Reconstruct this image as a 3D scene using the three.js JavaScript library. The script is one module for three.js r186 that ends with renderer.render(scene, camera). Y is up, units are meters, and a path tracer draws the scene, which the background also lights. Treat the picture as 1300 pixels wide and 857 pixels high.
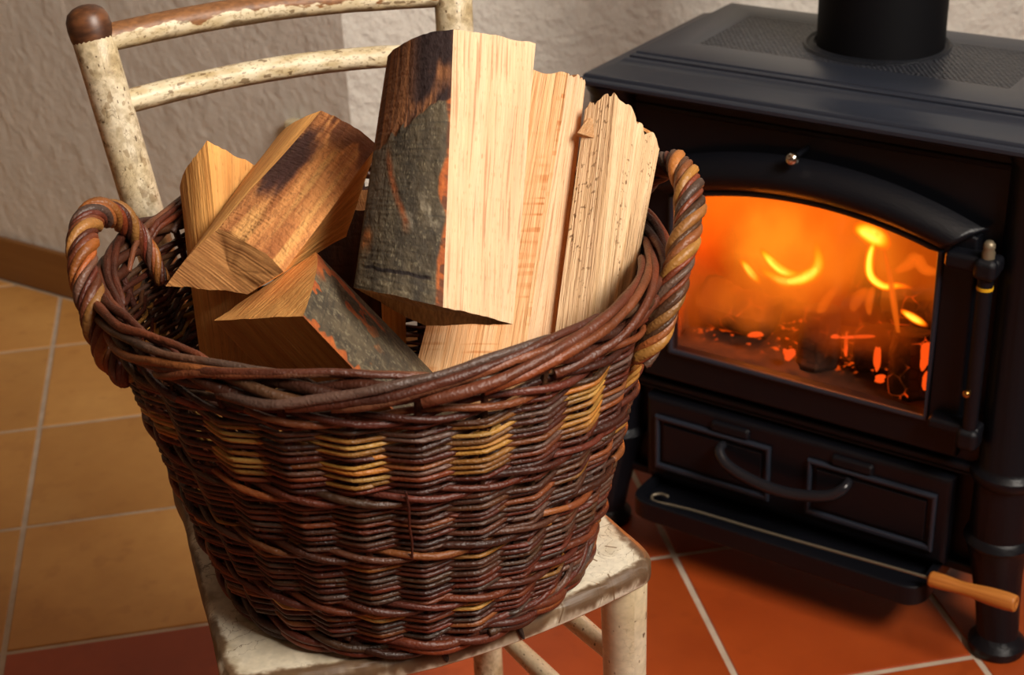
import * as THREE from 'three';
import { mergeGeometries, mergeVertices, toCreasedNormals } from 'three/addons/utils/BufferGeometryUtils.js';
import { RoundedBoxGeometry } from 'three/addons/geometries/RoundedBoxGeometry.js';
import { RectAreaLightUniformsLib } from 'three/addons/lights/RectAreaLightUniformsLib.js';

// ---------------------------------------------------------------- camera, light, exposure
RectAreaLightUniformsLib.init();
const scene = new THREE.Scene();
scene.background = new THREE.Color(0x000000);
const camera = new THREE.PerspectiveCamera(24.6, 1300 / 857, 0.05, 30);
camera.position.set(0, 1.2408, 0);
camera.up.set(0.043125, 0.891952, -0.450069);
camera.lookAt(0, 1.2408 - 0.450488, -0.892782);
camera.focus = 1.30;
camera.userData.fStop = 9;

const renderer = new THREE.WebGLRenderer({ antialias: true });
renderer.toneMapping = THREE.LinearToneMapping;
renderer.toneMappingExposure = 1.0;
renderer.shadowMap.enabled = true;

const UNSEEN_LIGHT = 30, UNSEEN_LIGHT_COLOR = new THREE.Color(1.0, 0.925, 0.83);
const FIRE_LIGHT = 0.5;

// the room's own axes: EW runs along the back walls, EN points out of them into the room
const WA = -33.31 * Math.PI / 180;
const EW = new THREE.Vector3(Math.cos(WA), 0, -Math.sin(WA)), EN = new THREE.Vector3(Math.sin(WA), 0, Math.cos(WA));
const room = (a, y, n) => new THREE.Vector3().addScaledVector(EW, a).addScaledVector(EN, n).setY(y);
const WALL_N = -1.8097, CORNER_A = -1.4737, DEEP_N = -4.25, RIGHT_A = 1.05, LEFT_A = -4.2, FRONT_N = 2.4, CEIL = 3.0;

// soft light from an out-of-view window, placed to light the logs from the right
const UNSEEN_WIN = { n0: -1.35, n1: -0.15, y0: 1.8, y1: 2.85 };
{
  const l = new THREE.RectAreaLight(UNSEEN_LIGHT_COLOR, UNSEEN_LIGHT, UNSEEN_WIN.n1 - UNSEEN_WIN.n0, UNSEEN_WIN.y1 - UNSEEN_WIN.y0);
  l.name = 'unseen_window_light';
  const c = room(RIGHT_A + 0.06, (UNSEEN_WIN.y0 + UNSEEN_WIN.y1) / 2, (UNSEEN_WIN.n0 + UNSEEN_WIN.n1) / 2);
  l.position.copy(c); l.lookAt(c.clone().addScaledVector(EW, -1));
  scene.add(l);
}

// ---------------------------------------------------------------- noise
const rng = (s) => () => { s = (s + 0x6d2b79f5) | 0; let t = Math.imul(s ^ (s >>> 15), 1 | s); t = (t + Math.imul(t ^ (t >>> 7), 61 | t)) ^ t; return ((t ^ (t >>> 14)) >>> 0) / 4294967296; };
const hash = (x, y, z) => { let h = Math.imul(x, 374761393) + Math.imul(y, 668265263) + Math.imul(z, 2147483647 - 1274126177) | 0; h = Math.imul(h ^ (h >>> 13), 1274126177); return ((h ^ (h >>> 16)) >>> 0) / 4294967296; };
const sm = (t) => t * t * (3 - 2 * t), lerp = (a, b, t) => a + (b - a) * t, clamp = (x, a = 0, b = 1) => Math.min(b, Math.max(a, x));
const step = (a, b, x) => sm(clamp((x - a) / (b - a)));
function n2(x, y, s = 0) {
  const ix = Math.floor(x), iy = Math.floor(y), fx = sm(x - ix), fy = sm(y - iy);
  return lerp(lerp(hash(ix, iy, s), hash(ix + 1, iy, s), fx), lerp(hash(ix, iy + 1, s), hash(ix + 1, iy + 1, s), fx), fy);
}
function n3(x, y, z) {
  const iz = Math.floor(z), f = sm(z - iz);
  return lerp(n2(x, y, iz * 7 + 11), n2(x, y, iz * 7 + 18), f);
}
function fbm(x, y, o = 4, s = 0) { let v = 0, a = 0.5; for (let i = 0; i < o; i++) { v += a * n2(x, y, s + i * 31); x *= 2.03; y *= 2.03; a *= 0.5; } return v / (1 - Math.pow(0.5, o)); }
// periodic variant for textures that repeat
function pn2(x, y, p, s = 0) {
  const ix = Math.floor(x), iy = Math.floor(y), fx = sm(x - ix), fy = sm(y - iy), m = (a) => ((a % p) + p) % p;
  return lerp(lerp(hash(m(ix), m(iy), s), hash(m(ix + 1), m(iy), s), fx), lerp(hash(m(ix), m(iy + 1), s), hash(m(ix + 1), m(iy + 1), s), fx), fy);
}
function pfbm(u, v, f, o, s = 0) { let r = 0, a = 0.5; for (let i = 0; i < o; i++) { r += a * pn2(u * f, v * f, f, s + i * 31); f *= 2; a *= 0.5; } return r / (1 - Math.pow(0.5, o)); }
// distance to the edges between random cells (craquelure)
function cracks(x, y, s = 0) {
  const ix = Math.floor(x), iy = Math.floor(y); let a = 9, b = 9;
  for (let j = -1; j <= 1; j++) for (let i = -1; i <= 1; i++) {
    const d = Math.hypot(ix + i + hash(ix + i, iy + j, s) - x, iy + j + hash(ix + i, iy + j, s + 5) - y);
    if (d < a) { b = a; a = d; } else if (d < b) b = d;
  }
  return b - a;
}
const mix = (a, b, t) => [lerp(a[0], b[0], t), lerp(a[1], b[1], t), lerp(a[2], b[2], t)];
function tex(w, h, f, color = true, repeat = true) {
  const d = new Uint8Array(w * h * 4);
  for (let y = 0; y < h; y++) for (let x = 0; x < w; x++) {
    const c = f((x + 0.5) / w, (y + 0.5) / h), o = (y * w + x) * 4;
    if (color) { d[o] = clamp(c[0], 0, 255); d[o + 1] = clamp(c[1], 0, 255); d[o + 2] = clamp(c[2], 0, 255); }
    else d[o] = d[o + 1] = d[o + 2] = clamp(c * 255, 0, 255);
    d[o + 3] = 255;
  }
  const t = new THREE.DataTexture(d, w, h, THREE.RGBAFormat);
  t.magFilter = THREE.LinearFilter; t.minFilter = THREE.LinearMipmapLinearFilter; t.generateMipmaps = true;
  t.wrapS = t.wrapT = repeat ? THREE.RepeatWrapping : THREE.ClampToEdgeWrapping;
  if (color) t.colorSpace = THREE.SRGBColorSpace;
  t.needsUpdate = true;
  return t;
}
const rep = (t, rx, ry) => { const c = t.clone(); c.repeat.set(rx, ry); c.needsUpdate = true; return c; };
const std = (o) => new THREE.MeshStandardMaterial(o);

// ---------------------------------------------------------------- objects
const used = {};
const numbered = (n) => { if (used[n] === undefined) { used[n] = 0; return n; } used[n]++; return n + '_' + String(used[n]).padStart(3, '0'); };
function mesh(name, geo, mat, parent = scene) {
  const m = new THREE.Mesh(geo, mat); m.name = parent === scene ? numbered(name) : name;
  if (parent !== scene) { parent.userData.c = parent.userData.c || {}; const k = parent.userData.c[name] = (parent.userData.c[name] ?? -1) + 1; if (k) m.name = name + '_' + String(k).padStart(3, '0'); }
  m.castShadow = m.receiveShadow = true; parent.add(m); return m;
}
function tag(o, label, category, group) { o.userData.label = label; o.userData.category = category; if (group) o.userData.group = group; return o; }
function thing(name, label, category, pos = [0, 0, 0], turn = 0, group) {
  const g = new THREE.Group(); g.name = numbered(name); g.position.set(...pos); g.rotation.y = turn; scene.add(g);
  return tag(g, label, category, group);
}
function structure(name, geo, mat) { const m = mesh(name, geo, mat); m.userData.kind = 'structure'; return m; }

// ---------------------------------------------------------------- geometry helpers
const V = (x, y, z) => new THREE.Vector3(x, y, z);
function grid(nu, nv, f, flip = false) {        // f(u, v) -> {p, uv}
  const pos = [], uv = [], idx = [];
  for (let j = 0; j <= nv; j++) for (let i = 0; i <= nu; i++) { const r = f(i / nu, j / nv); pos.push(r.p.x, r.p.y, r.p.z); uv.push(r.uv[0], r.uv[1]); }
  for (let j = 0; j < nv; j++) for (let i = 0; i < nu; i++) {
    const a = j * (nu + 1) + i, b = a + 1, c = a + nu + 1, d = c + 1;
    if (flip) idx.push(a, d, b, a, c, d); else idx.push(a, b, d, a, d, c);
  }
  const g = new THREE.BufferGeometry();
  g.setAttribute('position', new THREE.Float32BufferAttribute(pos, 3)); g.setAttribute('uv', new THREE.Float32BufferAttribute(uv, 2)); g.setIndex(idx); g.computeVertexNormals();
  return g;
}
// a swept round rod: pts Vector3[], rad(t, i), radial sides, colour(t) optional, start = direction of u = 0
function rod(pts, rad, sides = 7, colour = null, caps = true, start = null) {
  const n = pts.length, pos = [], uv = [], col = [], idx = [], T = V(0, 0, 0), N = V(0, 0, 0), B = V(0, 0, 0), P = V(0, 0, 0);
  let len = 0;
  for (let i = 0; i < n; i++) {
    T.subVectors(pts[Math.min(n - 1, i + 1)], pts[Math.max(0, i - 1)]).normalize();
    if (i === 0) { N.copy(start || (Math.abs(T.y) < 0.9 ? V(0, 1, 0) : V(0, 0, 1))); } else len += pts[i].distanceTo(pts[i - 1]);
    N.addScaledVector(T, -N.dot(T)).normalize(); B.crossVectors(T, N);
    const r = typeof rad === 'function' ? rad(i / (n - 1), i) : rad, c = colour && colour(i / (n - 1), i);
    for (let k = 0; k <= sides; k++) {
      const a = k / sides * Math.PI * 2;
      P.copy(pts[i]).addScaledVector(N, Math.cos(a) * r).addScaledVector(B, Math.sin(a) * r);
      pos.push(P.x, P.y, P.z); uv.push(k / sides, len); if (c) col.push(c[0], c[1], c[2]);
    }
  }
  const w = sides + 1;
  for (let i = 0; i < n - 1; i++) for (let k = 0; k < sides; k++) { const a = i * w + k, b = a + 1, c = a + w, d = c + 1; idx.push(a, b, d, a, d, c); }
  if (caps) for (const [e, f] of [[0, true], [n - 1, false]]) {
    const o = pos.length / 3, q = pts[e]; pos.push(q.x, q.y, q.z); uv.push(0.5, e ? len : 0); if (colour) { const c = colour(e ? 1 : 0, e); col.push(c[0], c[1], c[2]); }
    for (let k = 0; k < sides; k++) { const a = e * w + k; f ? idx.push(o, a + 1, a) : idx.push(o, a, a + 1); }
  }
  const g = new THREE.BufferGeometry();
  g.setAttribute('position', new THREE.Float32BufferAttribute(pos, 3)); g.setAttribute('uv', new THREE.Float32BufferAttribute(uv, 2));
  if (colour) g.setAttribute('color', new THREE.Float32BufferAttribute(col, 3));
  g.setIndex(idx); g.computeVertexNormals();
  // close the shading seam between the first and the last side
  const nm = g.attributes.normal;
  for (let i = 0; i < n; i++) {
    const a = i * w, b = a + sides, x = nm.getX(a) + nm.getX(b), y = nm.getY(a) + nm.getY(b), z = nm.getZ(a) + nm.getZ(b), l = Math.hypot(x, y, z) || 1;
    nm.setXYZ(a, x / l, y / l, z / l); nm.setXYZ(b, x / l, y / l, z / l);
  }
  return g;
}
const curve = (pts, n) => new THREE.CatmullRomCurve3(pts, false, 'centripetal').getPoints(n);
const move = (g, x, y, z) => { g.translate(x, y, z); return g; };
const bx = (w, h, d, x, y, z, r = 0.003) => move(new RoundedBoxGeometry(w, h, d, 2, Math.min(r, w / 2.01, h / 2.01, d / 2.01)), x, y, z);
const merge = (a) => mergeGeometries(a.map((g) => { const h = g.index ? g.toNonIndexed() : g; for (const k of Object.keys(h.attributes)) if (!['position', 'normal', 'uv'].includes(k)) h.deleteAttribute(k); return h; }));

// ================================================================= ROOM
const plaster = tex(1024, 1024, (u, v) => {
  const a = pfbm(u, v, 24, 4, 3), b = pfbm(u + 0.3, v, 56, 3, 9);
  return clamp(0.15 + 0.75 * Math.pow(a, 1.3) + 0.35 * (b - 0.5));
}, false);
const plasterCol = tex(512, 512, (u, v) => { const a = pfbm(u, v, 6, 4, 4), b = pfbm(u, v, 60, 2, 8); const k = 0.93 + 0.07 * a + 0.04 * (b - 0.5); return [224 * k, 219 * k, 209 * k]; });
const backMat = std({ map: rep(plasterCol, 1, 1), bumpMap: rep(plaster, 2.4, 2.4), bumpScale: 0.0062, roughness: 0.92 });
const wallMat = std({ map: rep(plasterCol, 1, 1), bumpMap: rep(plaster, 1.7, 1.7), bumpScale: 0.0030, roughness: 0.92 });
function slab(a0, a1, y0, y1, n, out, along = true) {   // a wall with thickness: inner face in the plane, uv in metres
  const t = 0.15, g = new THREE.BoxGeometry(a1 - a0, y1 - y0, t);
  const p = g.attributes.position, uv = g.attributes.uv;
  for (let i = 0; i < p.count; i++) uv.setXY(i, p.getX(i) + p.getZ(i), p.getY(i));
  g.translate((a0 + a1) / 2, (y0 + y1) / 2, -t / 2);
  const m = new THREE.Matrix4();
  if (along) m.makeBasis(EW.clone().multiplyScalar(out), V(0, 1, 0), EN.clone().multiplyScalar(out)).setPosition(room(0, 0, n));
  else m.makeBasis(EN.clone().multiplyScalar(-out), V(0, 1, 0), EW.clone().multiplyScalar(out)).setPosition(room(n, 0, 0));
  g.applyMatrix4(m); return g;
}
structure('wall_left', slab(LEFT_A, CORNER_A, 0, CEIL, WALL_N, 1), wallMat);
// the wall behind the stove leaves the corner along the tile grid
const PHI = 9.874 * Math.PI / 180, TX = V(Math.cos(PHI), 0, -Math.sin(PHI)), TZ = V(Math.sin(PHI), 0, Math.cos(PHI)), TS = 0.3, OX = -1.293, OZ = -8.699;
const CORNER = room(CORNER_A, 0, WALL_N), BACK_L = 3.6, alongBack = new THREE.Matrix4().makeBasis(TX, V(0, 1, 0), TZ).setPosition(CORNER);
{
  const g = new THREE.BoxGeometry(BACK_L, CEIL, 0.15), p = g.attributes.position, uv = g.attributes.uv;
  for (let i = 0; i < p.count; i++) uv.setXY(i, p.getX(i) + p.getZ(i) + 0.3, p.getY(i));
  g.translate(BACK_L / 2, CEIL / 2, -0.075); g.applyMatrix4(alongBack); structure('wall_back', g, backMat);
}
const dimMat = std({ color: 0x8d7a66, roughness: 0.95 });  // for walls out of view, dark so that little light bounces back
structure('unseen_wall_far_left', slab(-FRONT_N, -WALL_N + 0.15, 0, CEIL, LEFT_A, 1, false), dimMat);
structure('unseen_wall_front', slab(-RIGHT_A - 0.15, -LEFT_A + 0.15, 0, CEIL, FRONT_N, -1), dimMat);
{ // out-of-view right wall and window, set close to light the basket side-on
  const A = DEEP_N, parts = [[A - 0.15, UNSEEN_WIN.n0, 0, CEIL], [UNSEEN_WIN.n1, FRONT_N + 0.15, 0, CEIL], [UNSEEN_WIN.n0, UNSEEN_WIN.n1, 0, UNSEEN_WIN.y0], [UNSEEN_WIN.n0, UNSEEN_WIN.n1, UNSEEN_WIN.y1, CEIL]];
  structure('unseen_wall_right', merge(parts.map(([a, b, c, d]) => slab(a, b, c, d, RIGHT_A, -1, false))), dimMat);
  const fr = std({ color: 0xe8e4da, roughness: 0.5 });
  const f = [[UNSEEN_WIN.n0, UNSEEN_WIN.n0 + 0.06, UNSEEN_WIN.y0, UNSEEN_WIN.y1], [UNSEEN_WIN.n1 - 0.06, UNSEEN_WIN.n1, UNSEEN_WIN.y0, UNSEEN_WIN.y1], [UNSEEN_WIN.n0, UNSEEN_WIN.n1, UNSEEN_WIN.y0, UNSEEN_WIN.y0 + 0.06], [UNSEEN_WIN.n0, UNSEEN_WIN.n1, UNSEEN_WIN.y1 - 0.06, UNSEEN_WIN.y1]];
  const g = merge(f.map(([a, b, c, d]) => { const q = new THREE.BoxGeometry(b - a, d - c, 0.05); q.translate((a + b) / 2, (c + d) / 2, -0.12); q.applyMatrix4(new THREE.Matrix4().makeBasis(EN, V(0, 1, 0), EW.clone().multiplyScalar(-1)).setPosition(room(RIGHT_A, 0, 0))); return q; }));
  const w = structure('unseen_window_1', g, fr);
  const unseen_pane = new THREE.BoxGeometry(UNSEEN_WIN.n1 - UNSEEN_WIN.n0 - 0.1, UNSEEN_WIN.y1 - UNSEEN_WIN.y0 - 0.1, 0.006); unseen_pane.translate((UNSEEN_WIN.n0 + UNSEEN_WIN.n1) / 2, (UNSEEN_WIN.y0 + UNSEEN_WIN.y1) / 2, -0.135);
  unseen_pane.applyMatrix4(new THREE.Matrix4().makeBasis(EN, V(0, 1, 0), EW.clone().multiplyScalar(-1)).setPosition(room(RIGHT_A, 0, 0)));
  mesh('unseen_pane', unseen_pane, std({ color: 0xffffff, roughness: 0.6, emissive: new THREE.Color(1, 0.9, 0.75), emissiveIntensity: 3 }), w);  // glowing pane out of view, behind the area light
}
{
  const w = RIGHT_A - LEFT_A + 0.3, d = FRONT_N - DEEP_N + 0.3, c = room((RIGHT_A + LEFT_A) / 2, 0, (FRONT_N + DEEP_N) / 2);
  const g = new THREE.BoxGeometry(w, 0.12, d); g.rotateY(WA); g.translate(c.x, CEIL + 0.06, c.z);
  structure('unseen_ceiling', g, std({ color: 0x7d6650, roughness: 0.95 }));  // out of view, dark brown to keep bounced light low
}
// skirting along the left wall, the step and the back wall
{
  const sk = tex(256, 64, (u, v) => { const a = pfbm(u, v, 8, 4, 21); return [140 - 22 * a, 96 - 20 * a, 50 - 14 * a]; });
  const mat = std({ map: sk, roughness: 0.45 });
  const strip = (a0, a1, n, along, name) => {
    const g = bx(a1 - a0, 0.092, 0.012, (a0 + a1) / 2, 0.046, 0.006, 0.003), m = new THREE.Matrix4();
    if (along) m.makeBasis(EW, V(0, 1, 0), EN).setPosition(room(0, 0, n)); else m.makeBasis(EN.clone().negate(), V(0, 1, 0), EW).setPosition(room(n, 0, 0));
    g.applyMatrix4(m); structure(name, g, mat);
  };
  strip(LEFT_A, CORNER_A + 0.012, WALL_N, true, 'baseboard_left');
  const bg = bx(BACK_L, 0.092, 0.012, BACK_L / 2, 0.046, 0.006, 0.003); bg.applyMatrix4(alongBack); structure('baseboard_back', bg, mat);
}
// floor: a grout bed and the tiles laid in it, cut at the walls
{
  const w = RIGHT_A - LEFT_A + 0.3, d = FRONT_N - DEEP_N + 0.3, c = room((RIGHT_A + LEFT_A) / 2, 0, (FRONT_N + DEEP_N) / 2);
  const g = new THREE.BoxGeometry(w, 0.1, d); g.rotateY(WA); g.translate(c.x, -0.0525, c.z);
  const grout = tex(256, 256, (u, v) => { const a = pfbm(u, v, 32, 3, 41); return [204 - 26 * a, 186 - 26 * a, 166 - 26 * a]; });
  const floor = structure('floor', g, std({ map: rep(grout, 12, 12), roughness: 0.95 }));
  const cloud = (base, dark, s) => tex(512, 512, (u, v) => {
    const a = pfbm(u, v, 4, 5, s), b = pfbm(u + 0.4, v, 40, 3, s + 3), k = step(0.62, 0.8, pfbm(u, v + 0.3, 24, 3, s + 6));
    return mix(mix(base, dark, clamp((a - 0.3) * 1.3)), [base[0] * 0.8, base[1] * 0.72, base[2] * 0.65], 0.25 * k + 0.25 * (b - 0.4));
  });
  const beigeT = cloud([208, 156, 88], [182, 126, 62], 51), redT = cloud([170, 74, 26], [144, 54, 16], 61);
  const beige = [1, 0.93, 1.06].map((k) => std({ map: beigeT, color: new THREE.Color(k, k, k), roughness: 0.5, bumpMap: rep(beigeT, 2, 2), bumpScale: 0.0006 }));
  const red = [1, 0.9, 1.08].map((k) => std({ map: redT, color: new THREE.Color(k, k, k), roughness: 0.42, bumpMap: rep(redT, 2, 2), bumpScale: 0.0005 }));
  const cut = (poly, nx, nz, off) => { // keep nx*x + nz*z >= off
    const out = [];
    for (let i = 0; i < poly.length; i++) {
      const a = poly[i], b = poly[(i + 1) % poly.length], da = a[0] * nx + a[1] * nz - off, db = b[0] * nx + b[1] * nz - off;
      if (da >= 0) out.push(a);
      if (da * db < 0) { const t = da / (da - db); out.push([lerp(a[0], b[0], t), lerp(a[1], b[1], t)]); }
    }
    return out;
  };
  const gap = 0.0040;
  for (let j = -3; j <= 8; j++) for (let i = -9; i <= 8; i++) {
    const x0 = (OX + i) * TS + gap, x1 = (OX + i + 1) * TS - gap, z0 = (OZ + j - 0) * TS + gap, z1 = (OZ + j + 1) * TS - gap;
    let poly = [[x0, z0], [x1, z0], [x1, z1], [x0, z1]].map(([x, z]) => [TX.x * x + TZ.x * z, TX.z * x + TZ.z * z]);
    const centre = V((poly[0][0] + poly[2][0]) / 2, 0, (poly[0][1] + poly[2][1]) / 2);
    const right = centre.clone().sub(CORNER).dot(EW.clone().add(TX)) > 0;
    poly = right ? cut(poly, TZ.x, TZ.z, CORNER.dot(TZ) + 0.016) : cut(poly, EN.x, EN.z, WALL_N + 0.016);
    poly = cut(poly, -EW.x, -EW.z, -RIGHT_A + 0.01); poly = cut(poly, -EN.x, -EN.z, -FRONT_N + 0.01);
    if (poly.length < 3) continue;
    const sh = new THREE.Shape(poly.map(([x, z]) => new THREE.Vector2(x, -z)));
    const h = hash(i + 20, j + 20, 5), t = 0.0030 + 0.0006 * h;
    const tg = new THREE.ExtrudeGeometry(sh, { depth: t, bevelEnabled: true, bevelThickness: 0.0016, bevelSize: 0.0016, bevelOffset: -0.0016, bevelSegments: 2 });
    tg.rotateX(-Math.PI / 2); tg.translate(0, -0.0056, 0);
    const uv = tg.attributes.uv, p = tg.attributes.position, ru = hash(i + 3, j + 9, 7), rv = hash(i + 7, j + 2, 9);
    for (let k = 0; k < uv.count; k++) uv.setXY(k, p.getX(k) * 1.4 + ru, p.getZ(k) * 1.4 + rv);
    const isRed = i >= 2 || j >= 3, set = isRed ? red : beige;
    mesh('tile', tg, set[Math.floor(h * 2.99)], floor);
  }
}
{ // small pale switch box on the left wall
  const c = room(-1.578, 0.41, WALL_N), t = thing('wall_switch', 'small pale plastic switch box on the grey wall behind the chair back', 'switch', [c.x, c.y, c.z], WA);
  mesh('housing', bx(0.032, 0.08, 0.022, 0, 0.0, 0.011, 0.004), std({ color: 0xcdbf9c, roughness: 0.5 }), t);
  mesh('rocker', bx(0.018, 0.03, 0.005, 0, 0.0, 0.0235, 0.002), std({ color: 0xd8ccae, roughness: 0.45 }), t);
}

// ================================================================= STOVE
const iron = tex(512, 512, (u, v) => 0.5 + 0.5 * (pfbm(u, v, 64, 2, 71) - 0.5), false);
const hammer = tex(512, 512, (u, v) => {   // rows of small dimples
  const k = 34, x = u * k, y = v * k, row = Math.floor(y), xx = x + (row % 2) * 0.5, cx = Math.floor(xx);
  const d = Math.hypot(xx - cx - 0.5 + 0.3 * (hash(cx % k, row, 3) - 0.5), y - row - 0.5 + 0.3 * (hash(cx % k, row, 4) - 0.5));
  return clamp(0.25 + step(0.2, 0.62, d) * 0.6 + 0.15 * pfbm(u, v, 20, 3, 6));
}, false);
const M = {
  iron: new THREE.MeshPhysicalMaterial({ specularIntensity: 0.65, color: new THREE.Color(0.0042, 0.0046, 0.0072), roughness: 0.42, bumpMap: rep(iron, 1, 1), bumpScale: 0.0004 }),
  ironSheen: std({ color: new THREE.Color(0.020, 0.0245, 0.037), roughness: 0.38 }),  // paler iron: cool reflected light painted in for top, bead and frames
  hammered: std({ color: new THREE.Color(0.018, 0.0215, 0.031), roughness: 0.38, bumpMap: rep(hammer, 1.7, 0.9), bumpScale: 0.0035 }),  // same reflected light put into the base colour
  pipe: new THREE.MeshPhysicalMaterial({ color: new THREE.Color(0.003, 0.003, 0.004), roughness: 0.6, specularIntensity: 0.3 }),
  chrome: std({ color: 0xd8d2c8, roughness: 0.18, metalness: 1 }),
  steel: std({ color: 0x857a68, roughness: 0.45, metalness: 0.6 }),
  brass: std({ color: 0xb98a4a, roughness: 0.3, metalness: 1 }),
  yellow: std({ color: 0xd9a51c, roughness: 0.5 }),
  brick: std({ color: 0x7d4a28, roughness: 0.95, bumpMap: rep(iron, 3, 3), bumpScale: 0.001 }),
  soot: std({ color: 0x17120f, roughness: 0.95 }),
};
const SX = 0.3522, SZ = -1.7011, ST = -35.5 * Math.PI / 180;
const stove = thing('wood_stove', 'black cast iron wood stove with an arched glass door and a fire inside', 'stove', [SX, 0, SZ], ST);
const stovePoint = (x, y, z) => V(x, y, z).applyAxisAngle(V(0, 1, 0), ST).add(V(SX, 0, SZ));
{
  const BACK = -0.285;
  const extr = (shape, depth, z, bevel = 0.003, seg = 24) => { const g = new THREE.ExtrudeGeometry(shape, { depth, bevelEnabled: bevel > 0, bevelThickness: bevel, bevelSize: bevel, bevelOffset: -bevel, bevelSegments: 3, curveSegments: seg }); g.translate(0, 0, z); return g; };
  // door opening and arches: arc from (-x,y0) over (0,y1) to (x,y0)
  const arcPts = (x, y0, y1, n = 28) => { const s = y1 - y0, R = (x * x + s * s) / (2 * s), cy = y1 - R, a0 = Math.asin(x / R), out = []; for (let i = 0; i <= n; i++) { const a = a0 - 2 * a0 * i / n; out.push([R * Math.sin(a), cy + R * Math.cos(a)]); } return out; };
  const arched = (x, yb, y0, y1) => { const s = new THREE.Shape(); s.moveTo(-x, yb); s.lineTo(x, yb); for (const [a, b] of arcPts(x, y0, y1)) s.lineTo(a, b); s.closePath(); return s; };
  const hole = (s, x, yb, y0, y1) => { const p = new THREE.Path(); p.moveTo(-x, yb); for (const [a, b] of arcPts(x, y0, y1).reverse()) p.lineTo(a, b); p.lineTo(x, yb); p.closePath(); s.holes.push(p); return s; };
  const rectShape = (x0, x1, y0, y1) => { const s = new THREE.Shape(); s.moveTo(x0, y0); s.lineTo(x1, y0); s.lineTo(x1, y1); s.lineTo(x0, y1); s.closePath(); return s; };

  // body: side walls, back, floor, roof and the front plate around the door opening
  const front = hole(rectShape(-0.265, 0.265, 0.25, 0.65), 0.19, 0.295, 0.53, 0.562);
  mesh('body', merge([
    bx(0.016, 0.40, 0.25, -0.272, 0.45, -0.145), bx(0.016, 0.40, 0.25, 0.272, 0.45, -0.145), bx(0.54, 0.40, 0.014, 0, 0.45, -0.272),
    bx(0.54, 0.014, 0.26, 0, 0.262, -0.145), bx(0.54, 0.012, 0.26, 0, 0.642, -0.145), extr(front, 0.012, -0.024),
    // lower box behind the ash drawer
    bx(0.016, 0.16, 0.22, -0.262, 0.175, -0.13), bx(0.016, 0.16, 0.22, 0.262, 0.175, -0.13), bx(0.53, 0.16, 0.012, 0, 0.175, -0.24), bx(0.53, 0.012, 0.24, 0, 0.098, -0.13), bx(0.52, 0.15, 0.01, 0, 0.17, -0.03),
  ]), M.iron, stove);
  // rounded corner columns
  for (const [x, z] of [[-0.268, -0.018], [0.268, -0.018], [-0.268, -0.262], [0.268, -0.262]]) {
    const prof = [[0, 0.15], [0.040, 0.15], [0.042, 0.154], [0.040, 0.160], [0.036, 0.164], [0.036, 0.236], [0.041, 0.241], [0.043, 0.246], [0.042, 0.252], [0.036, 0.257], [0.034, 0.262], [0.034, 0.636], [0.038, 0.642], [0.039, 0.650], [0, 0.651]].map(([r, y]) => new THREE.Vector2(r, y));
    mesh('column', toCreasedNormals(new THREE.LatheGeometry(prof, 28).translate(x, 0, z), 0.6), M.iron, stove);
    const lp = [[0, 0], [0.033, 0], [0.035, 0.004], [0.035, 0.012], [0.030, 0.018], [0.0255, 0.024], [0.0265, 0.06], [0.031, 0.11], [0.036, 0.140], [0.039, 0.149], [0, 0.1495]].map(([r, y]) => new THREE.Vector2(r, y));
    const leg = new THREE.LatheGeometry(lp, 24), p = leg.attributes.position;
    for (let i = 0; i < p.count; i++) { const y = p.getY(i), k = 0.016 * step(0.15, 0.0, y); p.setX(i, p.getX(i) + Math.sign(x) * k); p.setZ(i, p.getZ(i) + (z > -0.1 ? k * 0.6 : -k * 0.3)); }
    leg.computeVertexNormals(); leg.translate(x, 0, z);
    mesh('leg', toCreasedNormals(leg, 0.6), M.iron, stove);
  }
  // the moulded ledges across the front
  mesh('ledge', merge([bx(0.50, 0.010, 0.022, 0, 0.2455, -0.012, 0.004), bx(0.50, 0.006, 0.014, 0, 0.236, -0.012, 0.003)]), M.iron, stove);
  mesh('ledge', bx(0.50, 0.008, 0.016, 0, 0.628, -0.014, 0.003), M.iron, stove);
  // moulded top plate: rectangular rings stacked up an ogee profile
  {
    const prof = [[0.648, 0.27, -0.02], [0.648, 0.290, 0.008], [0.650, 0.299, 0.018], [0.653, 0.3015, 0.021], [0.657, 0.3015, 0.021], [0.6595, 0.2995, 0.018], [0.6605, 0.2965, 0.015], [0.6625, 0.2965, 0.015], [0.6645, 0.295, 0.0135], [0.6655, 0.292, 0.010], [0.6665, 0.286, 0.004], [0.669, 0.277, -0.005], [0.673, 0.268, -0.014], [0.6775, 0.2605, -0.0215], [0.6795, 0.2585, -0.0235], [0.6800, 0.2545, -0.0275], [0.6825, 0.2545, -0.0275], [0.6840, 0.2530, -0.029], [0.6845, 0.2490, -0.033], [0.6865, 0.2480, -0.034], [0.6875, 0.2455, -0.0365], [0.6875, 0.206, -0.090], [0.6850, 0.197, -0.099]];
    const inner = [0.6850, 0.197, -0.099], bk = (hx, z) => (hx > 0.21 ? BACK - (hx - 0.2455) * 0.25 : BACK + 0.03 + (0.206 - hx));
    const pos = [], idx = [];
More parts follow.
